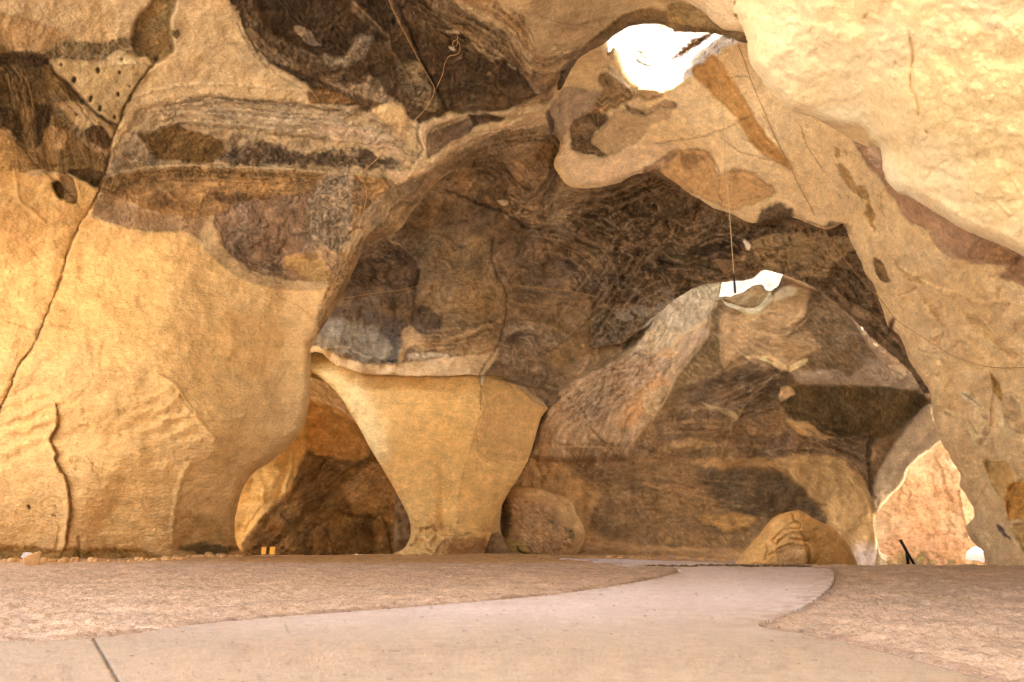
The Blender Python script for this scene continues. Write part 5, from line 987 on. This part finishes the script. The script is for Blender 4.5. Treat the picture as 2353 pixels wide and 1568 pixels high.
# sunlit upper shafts seen through the two skylights
layer('skylight_shaft', "0:1375,-20 1745,-20 1745,235 1375,235", tps([(1340,-50,33),(1340,300,36),(1540,-50,38),(1540,300,38),(1750,-50,33),(1750,300,35)]), (250,240,225),
   [("2:2020,330 2120,330 2200,440 2300,470 2200,430 2100,400", (190,160,120), dict(e=3,n=8,a=.8,thr=0)), ("2:2050,170 2300,170 2200,190 2100,195", (200,160,110), dict(e=3,n=6,a=.8,thr=0))],
   [("2:2020,330 2080,370 2120,420 2200,450", dict(w=2,d=.2,col=(170,140,100),a=.8)), ("2:2080,400 2150,440 2250,440 2340,380", dict(w=2,d=.2,col=(170,140,100),a=.6)), ("2:2100,340 2130,360", dict(w=3,d=.2,col=(170,140,100),a=.7))]
   + [("3:%d,%d %d,%d %d,%d" % (130 + 9 * k, 372 - 9 * k + (k % 3) * 8, 200 + 11 * k, 330 - 8 * k + (k % 4) * 9, 262 + 12 * k, 268 - 6 * k + (k % 3) * 7), dict(w=1.6 + (k % 3) * .6, d=.15, col=(120,78,42) if k % 3 else (160,110,66), a=.9, n=7)) for k in range(15)],
   mat=ROCKF, rim=None, thick=2, rough=(.25,.08), seed=21, step=3)
layer('skylight_shaft', "0:1600,560 1860,560 1860,740 1600,740", tps([(1600,560,56),(1600,740,58),(1860,560,56),(1860,740,58),(1730,650,58)]), (250,240,225),
   [("10:780,560 900,440 960,420 940,500 850,600", (190,160,118), dict(e=4,n=4,a=.7)), ("10:1420,420 1500,380 1640,400 1650,450 1560,500 1480,480", (190,160,118), dict(e=4,n=4,a=.7))],
   [], mat=ROCKF, rim=None, thick=2, rough=(.2,.06), seed=22, step=3)
for n_ in ('skylight_shaft', 'skylight_shaft.001'): tag(bpy.data.objects[n_], kind='structure')
# =================================================================== ground
def gz(X, Y):
    X = np.asarray(X, float); Y = np.asarray(Y, float)
    yc = 40.5 - 14.0 * sstep(7.5, 11.0, X)
    g = .11 * sstep(18, 34, Y) * (1 - sstep(6, 10, X)) + .09 * sstep(18, 25, Y) * sstep(8, 11, X)
    g = g + .16 * np.exp(-((X + 2.7) / 5.5) ** 2 - ((Y - 37.5) / 3.2) ** 2) + .12 * np.exp(-((X + 14) / 4.5) ** 2 - ((Y - 35) / 2.5) ** 2)
    g = g + .06 * np.exp(-((X + 12.4) / 3) ** 2 - ((Y - 31) / 1.6) ** 2)
    dip = np.maximum(Y - yc, 0)
    g = g - np.minimum(.045 * dip * np.minimum(dip / 1.5, 1) + .0, 2.2) * (1 + 1.0 * sstep(8, 11, X))
    return g
def ground_t(X, Y):
    r = ray(X, Y); t = CAMZ / np.maximum(-r[..., 2], .012)
    for _ in range(22):
        q = r * t[..., None]; t = .55 * t + .45 * (CAMZ - gz(q[..., 0], q[..., 1])) / np.maximum(-r[..., 2], .012)
    return t
def on_ground(px, py):
    t = float(ground_t(np.array([px], float), np.array([py], float))[0]); q = pt(px, py, np.array(t)); return q
PATH = "0:-160,1480 210,1467 500,1430 900,1399 1230,1371 1380,1352 1500,1331 1563,1313 1530,1305 1440,1301 1340,1288 1285,1283.5 1400,1284 1550,1289 1700,1296 1700,1303 1800,1303 1890,1305 1917,1318 1906,1350 1862,1385 1800,1415 1742,1437 1840,1455 2000,1490 2150,1530 2300,1572 2500,1625 2600,1760 -300,1760 -300,1500"
pp = spline(P(PATH))
# path outline on the ground plane
pw = pt(pp[:, 0], pp[:, 1], ground_t(pp[:, 0], pp[:, 1]))[:, :2]
GM = rock_mat('packed_earth', bump=.6, grain=14.0); PM = rock_mat('path_concrete', bump=.22, grain=26.0, var=.35)
def ground_mesh():
    ys = 2.4 * (66 / 2.4) ** (np.linspace(0, 1, 520)); ss = np.concatenate([[-7, -4, -2.5, -1.6, -1.1, -.9], np.linspace(-.8, .8, 560), [.9, 1.1, 1.6, 2.5, 4, 7]])
    Y, S = np.meshgrid(ys, ss, indexing='ij'); X = S * Y
    z = gz(X, Y)
    sd = np.full(X.shape, -9.0)
    m = (Y < 45) & (np.abs(S) < .9); sd[m] = seg_dist(X[m], Y[m], pw)
    out = sstep(.02, -.12, sd)
    n = fbm(X * .9, Y * .9, 4, 3) * .02 + ridged(X * 1.7 + 2 * fbm(X * .5, Y * .5, 2, 8), Y * 2.6, 4, 6) * .022 + fbm(X * 7, Y * 7, 3, 12) * .012
    n = n * (2.2 + 1.0 * sstep(2, 6, X))
    z = z + out * n - (1 - out) * .05 - .014
    C = .85 * lin((218, 177, 141)) / np.array((1.06, .80, .58))
    C = C[None, None, :] * np.ones(X.shape + (1,))
    a = fbm(X * .7 + 3, Y * 1.1, 5, 21, .65)[..., None]; b = ridged(X * 1.2, Y * 3.0, 4, 25)[..., None]
    C = C * (1 + .34 * a + .22 * b)
    st = sstep(.15, .6, fbm(X * .9 + 9, Y * 2.0, 5, 31, .7))[..., None] * .45
    C = C * (1 - st) + st * (lin((172, 134, 108)) / np.array((1.06, .80, .58)))
    # loose golden soil against the rock feet
    k = (sstep(27.5, 31.5, Y + .5 * fbm(X * .8, Y * .8, 3, 3)) * sstep(9, 6, X))[..., None] * .8
    C = C * (1 - k) + k * lin((206, 150, 88)) / np.array((1.06, .80, .58)) * (1 + .25 * fbm(X * 1.5, Y * 1.5, 4, 41)[..., None])
    # grit swept along the path edge
    e = np.exp(-((sd + .12) / .10) ** 2)[..., None] * .5
    C = C * (1 - e) + e * lin((150, 112, 86)) / np.array((1.06, .80, .58))
    sp = (perlin(X * 16, Y * 16, 44) > .62)[..., None] * .5 * (perlin(X * 3, Y * 3, 4) > 0)[..., None]
    C = C * (1 - sp * .8)
    V = np.stack([X, Y, z], -1)
    idx = np.arange(X.size).reshape(X.shape)
    f = np.stack([idx[:-1, :-1], idx[:-1, 1:], idx[1:, 1:], idx[1:, :-1]], -1).reshape(-1, 4)
    V = V.reshape(-1, 3); C = np.clip(C.reshape(-1, 3), .02, .85)
    # coarse ground behind the camera, out to the open yard
    gx = np.linspace(-120, 120, 61); gy = np.linspace(-120, 2.45, 40); GX, GY = np.meshgrid(gx, gy)
    V2 = np.stack([GX, GY, -.06 + 0 * GX], -1).reshape(-1, 3); C2 = np.tile(lin((214, 176, 138)) / np.array((1.06, .80, .58)), (len(V2), 1))
    i2 = np.arange(GX.size).reshape(GX.shape) + len(V)
    f2 = np.stack([i2[:-1, :-1], i2[:-1, 1:], i2[1:, 1:], i2[1:, :-1]], -1).reshape(-1, 4)
    return mesh_np('ground', np.concatenate([V, V2]), np.concatenate([f, f2]), GM, np.concatenate([C, C2]), np.zeros(len(V) + len(V2)))
tag(ground_mesh(), kind='structure')
def path_depth(X, Y):
    t = ground_t(X, Y); r = ray(X, Y)
    w = pt(X, Y, t)
    lift = .022 + .006 * fbm(w[..., 0] * .8, w[..., 1] * .8, 3, 5)
    return t - lift / np.maximum(-r[..., 2], .012)
def path_col(X, Y, D, C):
    w = pt(X, Y, D); x = w[..., 0]; y = w[..., 1]
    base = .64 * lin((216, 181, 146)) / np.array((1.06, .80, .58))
    far = sstep(7, 14, y)[..., None]  # paler far concrete, also lifted in tone where little light reaches
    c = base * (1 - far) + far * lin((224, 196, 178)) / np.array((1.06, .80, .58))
    c = c * (1 + .10 * fbm(x * .6, y * .9, 5, 11, .6)[..., None] + .10 * fbm(x * 5, y * 5, 3, 15, .8)[..., None])
    s = sstep(.3, .8, fbm(x * .7, y * 1.6, 5, 19, .7))[..., None] * .35
    c = c * (1 - s) + s * lin((186, 146, 118)) / np.array((1.06, .80, .58))
    sp = ((perlin(x * 11, y * 11, 24) > .72) & (perlin(x * 1.7, y * 1.7, 7) > -.1))[..., None] * .45
    c = c * (1 - sp)
    wp = sstep(-.3, .5, fbm(x * .35, y * .22, 4, 61))[..., None] * .16
    c = c * (1 - wp) + wp * lin((176, 134, 104)) / np.array((1.06, .80, .58))
    fz = sstep(.38, .62, fbm(x * 3.2, y * 3.2, 4, 63, .75))[..., None] * .22 * sstep(.1, .5, fbm(x * .5, y * .5, 3, 64))[..., None]
    c = c * (1 - fz)
    ed = np.exp(np.clip(seg_dist(x, y, pw), 0, 9) / -.38)[..., None] * sstep(-.2, .4, fbm(x * 2.5, y * 2.5, 4, 66))[..., None] * .75
    c = c * (1 - ed) + ed * .78 * lin((196, 154, 120)) / np.array((1.06, .80, .58))
    # contraction joint
    a = on_ground(210, 1466); b = on_ground(285, 1600); 
    p2 = np.array([a[:2], b[:2]]); d, _, _ = seg_dist(x, y, p2, False)
    j = np.exp(-(d / .016) ** 2); c = c * (1 - .72 * j[..., None]); D = D + j * .10
    c2 = on_ground(655, 1440); d2, _, _ = seg_dist(x, y, np.array([c2[:2], on_ground(663, 1462)[:2]]), False)
    c = c * (1 - .35 * np.exp(-(d2 / .012) ** 2)[..., None])
    return D, c
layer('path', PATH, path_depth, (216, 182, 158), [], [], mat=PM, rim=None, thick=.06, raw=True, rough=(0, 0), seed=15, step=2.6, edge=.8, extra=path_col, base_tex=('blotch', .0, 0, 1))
tag(bpy.data.objects['path'], kind='structure')
for n in ('cave_ceiling', 'pale_vault', 'dark_vault', 'far_vault', 'side_recess'):
    tag(bpy.data.objects[n], kind='structure')

# unseen entrance hall roof; the other slabs and right wall are added light blockers
def shell(name, X, Y, Z):
    V = np.stack([X, Y, Z], -1).reshape(-1, 3); n = len(V)
    i = np.arange(n).reshape(X.shape)
    f = np.stack([i[:-1, :-1], i[1:, :-1], i[1:, 1:], i[:-1, 1:]], -1).reshape(-1, 4)
    C = np.tile(lin((206, 164, 114)) / np.array((1.06, .80, .58)), (n, 1))
    o = mesh_np(name, V, f, ROCK, C, np.zeros(n)); m = o.modifiers.new('thickness', 'SOLIDIFY'); m.thickness = 1.5; m.offset = 0
    return tag(o, kind='structure')
gx = np.linspace(-25, 36, 60); gy = np.linspace(-8, 8, 26); X_, Y_ = np.meshgrid(gx, gy)
shell('shade_slab', X_, Y_, 16.2 + 1.0 * fbm(X_ / 9, Y_ / 9, 3, 9))
gx = np.linspace(-36, -18, 18); gy = np.linspace(12, 28, 18); X_, Y_ = np.meshgrid(gx, gy)
shell('shade_slab', X_, Y_, 17.5 + 1.0 * fbm(X_ / 9, Y_ / 9, 3, 18))  # added to keep sun off the left floor
gx = np.linspace(-42, -15, 20); gy = np.linspace(25, 42, 18); X_, Y_ = np.meshgrid(gx, gy)
shell('shade_slab', X_, Y_, 26 + 1.0 * fbm(X_ / 9, Y_ / 9, 3, 19))  # added high up so sun misses the recess but sky enters
gx = np.linspace(15, 58, 28); gy = np.linspace(44, 69, 22); X_, Y_ = np.meshgrid(gx, gy)
shell('shade_slab', X_, Y_, 24 + 1.5 * fbm(X_ / 9, Y_ / 9, 3, 29))  # added to keep sun off the pit wall
gx = np.linspace(-34, 40, 60); gy = np.linspace(-2, 14.5, 20); X_, Y_ = np.meshgrid(gx, gy)
shell('shade_slab', X_, Y_, 27 + .8 * fbm(X_ / 9, Y_ / 9, 3, 49))  # added baffle: stops sun at the roof slot, lets low sky in
gx = np.linspace(2, 25, 20); gy = np.linspace(32, 43, 12); X_, Y_ = np.meshgrid(gx, gy)
shell('shade_slab', X_, Y_, 26 + 1.0 * fbm(X_ / 9, Y_ / 9, 3, 39))  # added to stop sun spots in the farthest hall
a_ = np.linspace(0, 1, 40); h_ = np.linspace(-.5, 15.5, 18); A_, H_ = np.meshgrid(a_, h_)
shell('shade_wall', 13 - 5 * A_ + 1.2 * fbm(A_ * 6, H_ / 4, 3, 5) - .02 * H_ ** 2, 14 - 26 * A_, H_)  # added to cut light from the right and rear
# sunlit pit floor beyond the low arch, added so the wall's hole shows bright
gx = np.linspace(20, 60, 20); gy = np.linspace(62, 140, 30); X_, Y_ = np.meshgrid(gx, gy)
V_ = np.stack([X_, Y_, -1.5 + .045 * (Y_ - 58) + .3 * fbm(X_ / 3, Y_ / 3, 3, 4)], -1).reshape(-1, 3); i_ = np.arange(len(V_)).reshape(X_.shape)
tag(mesh_np('pit_ground', V_, np.stack([i_[:-1, :-1], i_[:-1, 1:], i_[1:, 1:], i_[1:, :-1]], -1).reshape(-1, 4), GM, np.tile(lin((214, 190, 160)), (len(V_), 1)), np.zeros(len(V_))), kind='structure')

# =================================================================== small things
def link(name, bm, mat, parent=None, smooth=False):
    me = bpy.data.meshes.new(name); bmesh.ops.recalc_face_normals(bm, faces=bm.faces); bm.to_mesh(me); bm.free()
    if smooth:
        for p in me.polygons: p.use_smooth = True
    me.materials.append(mat); o = bpy.data.objects.new(name, me); COL.objects.link(o)
    if parent: o.parent = parent
    return o
def add_box(bm, c, s, rot=(0, 0, 0), bev=.0, jit=0):
    from mathutils import Matrix, Euler
    r = bmesh.ops.create_cube(bm, size=1); vs = r['verts']
    M = Matrix.Translation(c) @ Euler(rot).to_matrix().to_4x4() @ Matrix.Diagonal((*s, 1))
    bmesh.ops.transform(bm, matrix=M, verts=vs)
    if jit:
        for v in vs: v.co += Vector([random.uniform(-jit, jit) for _ in range(3)])
    if bev: bmesh.ops.bevel(bm, geom=list({e for v in vs for e in v.link_edges}), offset=bev, segments=2, affect='EDGES')
    return vs
def add_tube(bm, pts, r, seg=8):
    pts = [Vector(p) for p in pts]; rings = []
    for i, p in enumerate(pts):
        d = (pts[min(i + 1, len(pts) - 1)] - pts[max(i - 1, 0)]).normalized()
        a = d.cross(Vector((.13, .21, 1)) if abs(d.z) < .95 else Vector((1, 0, 0))).normalized(); b = d.cross(a)
        rr_ = r[i] if isinstance(r, (list, tuple)) else r
        rings.append([bm.verts.new(p + a * rr_ * math.cos(2 * math.pi * k / seg) + b * rr_ * math.sin(2 * math.pi * k / seg)) for k in range(seg)])
    for A, B in zip(rings, rings[1:]):
        for k in range(seg): bm.faces.new((A[k], A[(k + 1) % seg], B[(k + 1) % seg], B[k]))
    bm.faces.new(rings[0][::-1]); bm.faces.new(rings[-1])
def root(name, loc, rz=0):
    o = bpy.data.objects.new(name, None); COL.objects.link(o); o.location = loc; o.rotation_euler = (0, 0, rz); o.empty_display_size = .2; return o
STONE = plain_mat('stone_block', (.62, .40, .19), .95, bump=.6, scale=14); STONED = plain_mat('stone_block_brown', (.40, .24, .11), .95, bump=.6, scale=14)
WHITEP = plain_mat('lamp_white', (.78, .76, .72), .4); DARKM = plain_mat('dark_steel', (.025, .022, .02), .45, .6); GLASS = plain_mat('lamp_glass', (.42, .40, .38), .15)
YEL = plain_mat('sign_yellow', (.85, .50, .09), .6); YELD = plain_mat('sign_print', (.42, .19, .02), .6); POST = plain_mat('post_grey', (.55, .52, .45), .5, .3)
RUST = plain_mat('rusty_steel', (.06, .035, .022), .7, .3); CABLE = plain_mat('cable_tan', (.40, .25, .11), .8); ROPE = plain_mat('rope_pale', (.62, .48, .30), .9)

def block(name, px, py, w, h, d, mat, rz, label, top_cut=0):
    p = on_ground(px, py); bm = bmesh.new()
    vs = add_box(bm, (0, 0, h / 2), (w, d, h), jit=.025)
    if top_cut:
        for v in vs:
            if v.co.z > h * .6 and v.co.x < 0: v.co.z -= top_cut
    bmesh.ops.bevel(bm, geom=bm.edges[:], offset=min(w, h) * .09, segments=2, affect='EDGES')
    bmesh.ops.subdivide_edges(bm, edges=bm.edges[:], cuts=1, use_grid_fill=True)
    for v in bm.verts: v.co += Vector([random.uniform(-.008, .008) for _ in range(3)])
    o = link(name, bm, mat); o.location = (p[0], p[1], p[2] - .02); o.rotation_euler = (0, 0, rz)
    return tag(o, label, 'stone block')
def floodlight(px, py, scale, rz, label, group='floodlights on the cave floor', z=0.0):
    p = on_ground(px, py); r = root('floodlight', (p[0], p[1], p[2] + z), rz); tag(r, label, 'floodlight', group)
    s = scale
    bm = bmesh.new(); add_box(bm, (0, 0, .22 * s), (.36 * s, .14 * s, .16 * s), (math.radians(-28), 0, 0), bev=.012); link('housing', bm, WHITEP, r)
    bm = bmesh.new()
    for k in (-1, 1): add_box(bm, (k * .085 * s, -.068 * s, .262 * s), (.13 * s, .012, .10 * s), (math.radians(-28), 0, 0), bev=.004)
    link('lens', bm, GLASS, r)
    bm = bmesh.new(); add_tube(bm, [(-.2 * s, 0, .22 * s), (-.2 * s, .02, .06 * s), (0, .02, .03 * s), (.2 * s, .02, .06 * s), (.2 * s, 0, .22 * s)], .012 * s)
    add_box(bm, (0, .02, .012), (.16 * s, .12 * s, .024)); link('bracket', bm, DARKM, r)
    return r
block('stone_block', 71, 1299, .46, .48, .46, STONE, math.radians(38), 'pale wedge-shaped stone block shielding the floodlight at the far left pillar foot', .18)
floodlight(61, 1294, 1.15, math.radians(-22), 'white twin-lamp floodlight leaning on the stone block at the far left')
block('stone_block', 490, 1277, .46, .55, .4, STONED, math.radians(12), 'brown upright stone block at the right foot of the big left pillar')
floodlight(503, 1277, .85, math.radians(20), 'small white floodlight beside the brown block at the left pillar foot')
block('stone_block', 1057, 1279, .50, .42, .42, STONE, math.radians(30), 'pale squarish stone block on the ground before the central pillar')
block('stone_block', 1138, 1275, .42, .40, .4, STONED, math.radians(20), 'brown stone block in front of the slim rear pillar')
floodlight(1134, 1272, 1.0, math.radians(15), 'floodlight half hidden behind the brown block by the slim pillar', z=.22)

def sign(px, py, w, h, label, kind):
    t = 43.0; p = pt(px, py, np.array(t)); r = root('info_sign', tuple(p)); tag(r, label, 'sign', 'yellow signs in the side recess')
    bm = bmesh.new(); add_box(bm, (0, 0, 0), (w, .03, h), bev=.012); link('panel', bm, YEL, r)
    if kind == 0: hb = ((0, -.018, h * .38), (w * .7, .006, h * .10)); tb = ((w * .15, -.018, -h * .06), (w * .22, .006, h * .05), (0, .7, 0))
    else: hb = ((-w * .05, -.018, h * .40), (w * .62, .006, h * .05)); tb = ((w * .30, -.018, -h * .02), (w * .07, .006, h * .52), (0, 0, 0))
    bm = bmesh.new(); add_box(bm, hb[0], hb[1]); link('heading', bm, YELD, r)
    bm = bmesh.new(); add_box(bm, tb[0], tb[1], tb[2]); link('printed_line', bm, YELD, r)
    bm = bmesh.new(); add_tube(bm, [(-w * .13, .03, -h * .5), (-w * .13, .03, -h * .5 - 1.5)], .02); link('post', bm, POST, r)
    return r
sign(606.2, 1265.7, .255, .39, 'left and narrower of two yellow signs on posts in the left recess', 0)
sign(626.0, 1265.5, .29, .40, 'right and wider of two yellow signs on posts in the left recess', 1)

# black railing at the path end under the low arch
rt = 29.5
def q(px, py, t=rt): return Vector(pt(px, py, np.array(t)))
base = q(2098, 1306)
r = root('handrail', base); tag(r, 'leaning black steel handrail with rusty tube end under the low right arch', 'handrail')
bm = bmesh.new(); add_tube(bm, [q(2070, 1243) - base, q(2086, 1272) - base, q(2106, 1306) - base], .055, 10); link('rail', bm, DARKM, r, True)
bm = bmesh.new(); add_tube(bm, [q(2084, 1270, rt + .1) - base, q(2088, 1308, rt + .3) - base], .06, 10); link('post', bm, DARKM, r, True)
bm = bmesh.new(); add_tube(bm, [q(2069, 1241.5) - base, q(2070.5, 1244.5) - base], .064, 10); link('end_cap', bm, RUST, r, True)

# cables and the plumb line
def wire(name, pts3, rad, mat, label, cat='cable', parent=None):
    bm = bmesh.new(); P3 = spline(np.array(pts3), False, 6); add_tube(bm, P3, rad, 6); o = link(name, bm, mat, parent, True)
    if label: tag(o, label, cat)
    return o
top = pt(1644, 84, np.array(24.3)); bot = pt(1688, 655, np.array(30.2))
# a true vertical through the bob
bz = pt(1688, 655, np.array(21.5))
def proj_z(z): return (bz[0], bz[1], z)
rp = root('plumb_line', (bz[0], bz[1], bz[2])); tag(rp, 'thin vertical plumb rope with dark pointed weight hanging from the large skylight', 'rope')
bm = bmesh.new(); add_tube(bm, [(0, 0, .3), (0, 0, 8.2)], .008, 6); link('rope', bm, ROPE, rp)
bm = bmesh.new(); add_tube(bm, [(0, 0, -.25), (0, 0, -.22), (0, 0, .05), (0, 0, .25), (0, 0, .34)], [.008, .034, .034, .014, .008], 10); link('weight', bm, DARKM, rp, True)
def on_layer(nm, s, off=.06):
    pp_ = spline(P(s), False, 4)
    return [pt(a, b, np.array(depth_at(nm, a, b) - off)) for a, b in pp_]
b_ = on_layer('pale_vault', "3:555,285 600,400 640,520 700,660 760,800 830,950 880,1030 915,1125 970,1230 1030,1340 1085,1445", .12)
e_ = [pt(a, b, np.array(t)) for a, b, t in ((1935,588,27.6),(1985,650,27.4),(2025,690,27.2),(2060,735,27),(2120,775,26),(2190,818,25),(2270,843,23.6),(2353,845,22),(2420,838,21))]
wire('hanging_cable', b_[::3] + e_, .011, CABLE, 'long tan cable sagging across the pale vault from the skylight to the right leg')
wire('ceiling_cable', on_layer('cave_ceiling', "2:430,0 480,120 560,270 640,420 720,560 735,600 720,660 660,750 560,850 440,960 350,1070 260,1150 255,1200 280,1290 265,1400 220,1560", .08), .013, CABLE, 'tan cable pinned down the dark ceiling towards the big left pillar')
wire('looped_cable', on_layer('cave_ceiling', "2:890,240 890,265 862,280 862,310 885,310 893,275 908,320 890,365 835,380 805,430 790,500 755,580 735,620", .08), .012, CABLE, 'short tan cable with a small loop on the dark ceiling')
wire('wall_cable', on_layer('dark_vault', "5:110,497 300,465 500,440 640,410 760,398 900,395 1080,388 1210,400 1400,420 1640,445 1840,488", .10), .015, CABLE, 'thin tan cable running level across the dark middle vault')
wire('rim_cable', on_layer('cave_ceiling', "5:110,240 60,400 -20,560 -70,640", .05), .013, CABLE, 'tan cable following the brown edge of the big left pillar')

# pebbles and chips scattered on the dirt: one loose cover
bm = bmesh.new()
for k in range(1100):
    y = 6 + 30 * random.random() ** 1.6; x = random.uniform(-.7, .7) * y
    p2 = np.array([[x]]), np.array([[y]])
    if seg_dist(p2[0], p2[1], pw)[0, 0] > .25 and random.random() < .93: continue
    s = random.uniform(.006, .016) * (1 + y / 22)
    r_ = bmesh.ops.create_icosphere(bm, subdivisions=1, radius=s)
    for v in r_['verts']:
        v.co = Vector((v.co.x * random.uniform(.7, 1.3), v.co.y * random.uniform(.7, 1.3), v.co.z * .6)) + Vector((x, y, float(gz(x, y)) + .005))
pb = link('gravel', bm, plain_mat('pebble', (.42, .31, .21), .9)); tag(pb, 'loose pebbles and chips scattered over the packed dirt', 'gravel', kind='stuff')
# rubble fallen along the rock feet
def foot(pxs, n, smax, lab, up=0):
    bm = bmesh.new()
    pl = np.array(pxs, float)
    for k in range(n):
        u = random.random() * (len(pl) - 1); i = int(u); f = u - i
        a = pl[i] * (1 - f) + pl[i + 1] * f
        c = on_ground(a[0] + random.uniform(-3, 3), a[1] + random.uniform(-1.2, 1.0)); s = smax * random.uniform(.15, 1) ** 2 + .02
        r_ = bmesh.ops.create_icosphere(bm, subdivisions=2, radius=s); ax = [random.uniform(.6, 1.4) for _ in range(3)]; ph = random.random() * 9
        for v in r_['verts']:
            q_ = 1 + .22 * math.sin(v.co.x / s * 3 + ph) * math.cos(v.co.y / s * 2.6 + ph) + random.uniform(-.07, .07)
            v.co = Vector((v.co.x * ax[0] * q_, v.co.y * ax[1] * q_, v.co.z * ax[2] * .7 * q_)) + Vector((c[0], c[1], c[2] + s * .25))
    tag(link('rubble', bm, STONE), lab, 'rubble', kind='stuff')
foot([(0,1291),(120,1292),(300,1291),(400,1287),(470,1281),(560,1280)], 170, .16, 'crumbled stone chips along the foot of the big left pillar')
foot([(905,1279),(960,1278),(1040,1277),(1110,1276),(1190,1278),(1280,1281)], 120, .15, 'crumbled stone chips along the foot of the central pillar')
foot([(1350,1283),(1450,1285),(1560,1287),(1680,1292)], 60, .14, 'crumbled stone chips below the far wall')
# dry debris strip at the far bend of the path
bm = bmesh.new()
for k in range(420):
    px = random.uniform(1480, 1900); py = 1303.5 + random.uniform(-1.6, 1.6) - (1.5 if px > 1600 else 0)
    c = on_ground(px, py); s = random.uniform(.02, .06)
    r_ = bmesh.ops.create_icosphere(bm, subdivisions=1, radius=s)
    for v in r_['verts']: v.co = Vector((v.co.x * 1.4, v.co.y, v.co.z * .7)) + Vector((c[0], c[1], c[2] + .03))
tag(link('leaf_litter', bm, plain_mat('litter', (.16, .11, .06), .9)), 'dark dry litter gathered along the far bend of the pale path', 'litter', kind='stuff')

# =================================================================== labels
D_ = bpy.data.objects
tag(D_['bell_pillar'], 'massive golden bell-shaped rock pillar with long crack filling the left side', 'rock pillar', 'bell pillars')
tag(D_['bell_pillar.001'], 'free-standing pale central pillar narrowing to a broken foot', 'rock pillar', 'bell pillars')
tag(D_['slim_pillar'], 'slim shaded pillar foot standing behind the right side of the central pillar', 'rock pillar')
tag(D_['leg_pillar'], 'tall tan fractured rock leg at the right edge beside the low arch', 'rock pillar')
tag(D_['rock_overhang'], 'bright cream rock overhang filling the upper right corner', 'rock overhang')
tag(D_['rock_brow'], 'small pale rock brow hanging left of the bright overhang', 'rock overhang')

# =================================================================== camera, light
sc = bpy.context.scene
cam = bpy.data.cameras.new('camera'); co = bpy.data.objects.new('camera', cam); COL.objects.link(co); sc.camera = co
cam.sensor_width = 36; cam.lens = 36 * FOC / 2353; cam.clip_end = 2000; cam.clip_start = .05
co.location = (0, 0, CAMZ); co.rotation_euler = (math.pi / 2 + PITCH, 0, 0)
SUN_EL = math.radians(60); SUN_AZ = math.radians(208)   # clockwise from +Y: behind the viewer, to the left
w = bpy.data.worlds.new('World'); sc.world = w; w.use_nodes = True
nt = w.node_tree; bg = nt.nodes['Background']; sky = nt.nodes.new('ShaderNodeTexSky'); sky.sky_type = 'NISHITA'; sky.sun_disc = False
sky.sun_elevation = SUN_EL; sky.sun_rotation = SUN_AZ; sky.dust_density = 6.0; sky.ozone_density = .6; sky.air_density = 1.0
nt.links.new(sky.outputs[0], bg.inputs[0]); bg.inputs[1].default_value = .09
sd_ = Vector((math.sin(SUN_AZ) * math.cos(SUN_EL), math.cos(SUN_AZ) * math.cos(SUN_EL), math.sin(SUN_EL)))
sl = bpy.data.lights.new('sun', 'SUN'); sl.energy = 5; sl.angle = math.radians(.5); sl.color = (1, .93, .82)
so = bpy.data.objects.new('sun', sl); COL.objects.link(so); so.rotation_euler = sd_.to_track_quat('Z', 'Y').to_euler()
sc.view_settings.view_transform = 'Standard'; sc.view_settings.look = 'None'; sc.view_settings.exposure = 2.9
sc.cycles.max_bounces = 12; sc.cycles.diffuse_bounces = 10; sc.cycles.use_denoising = True
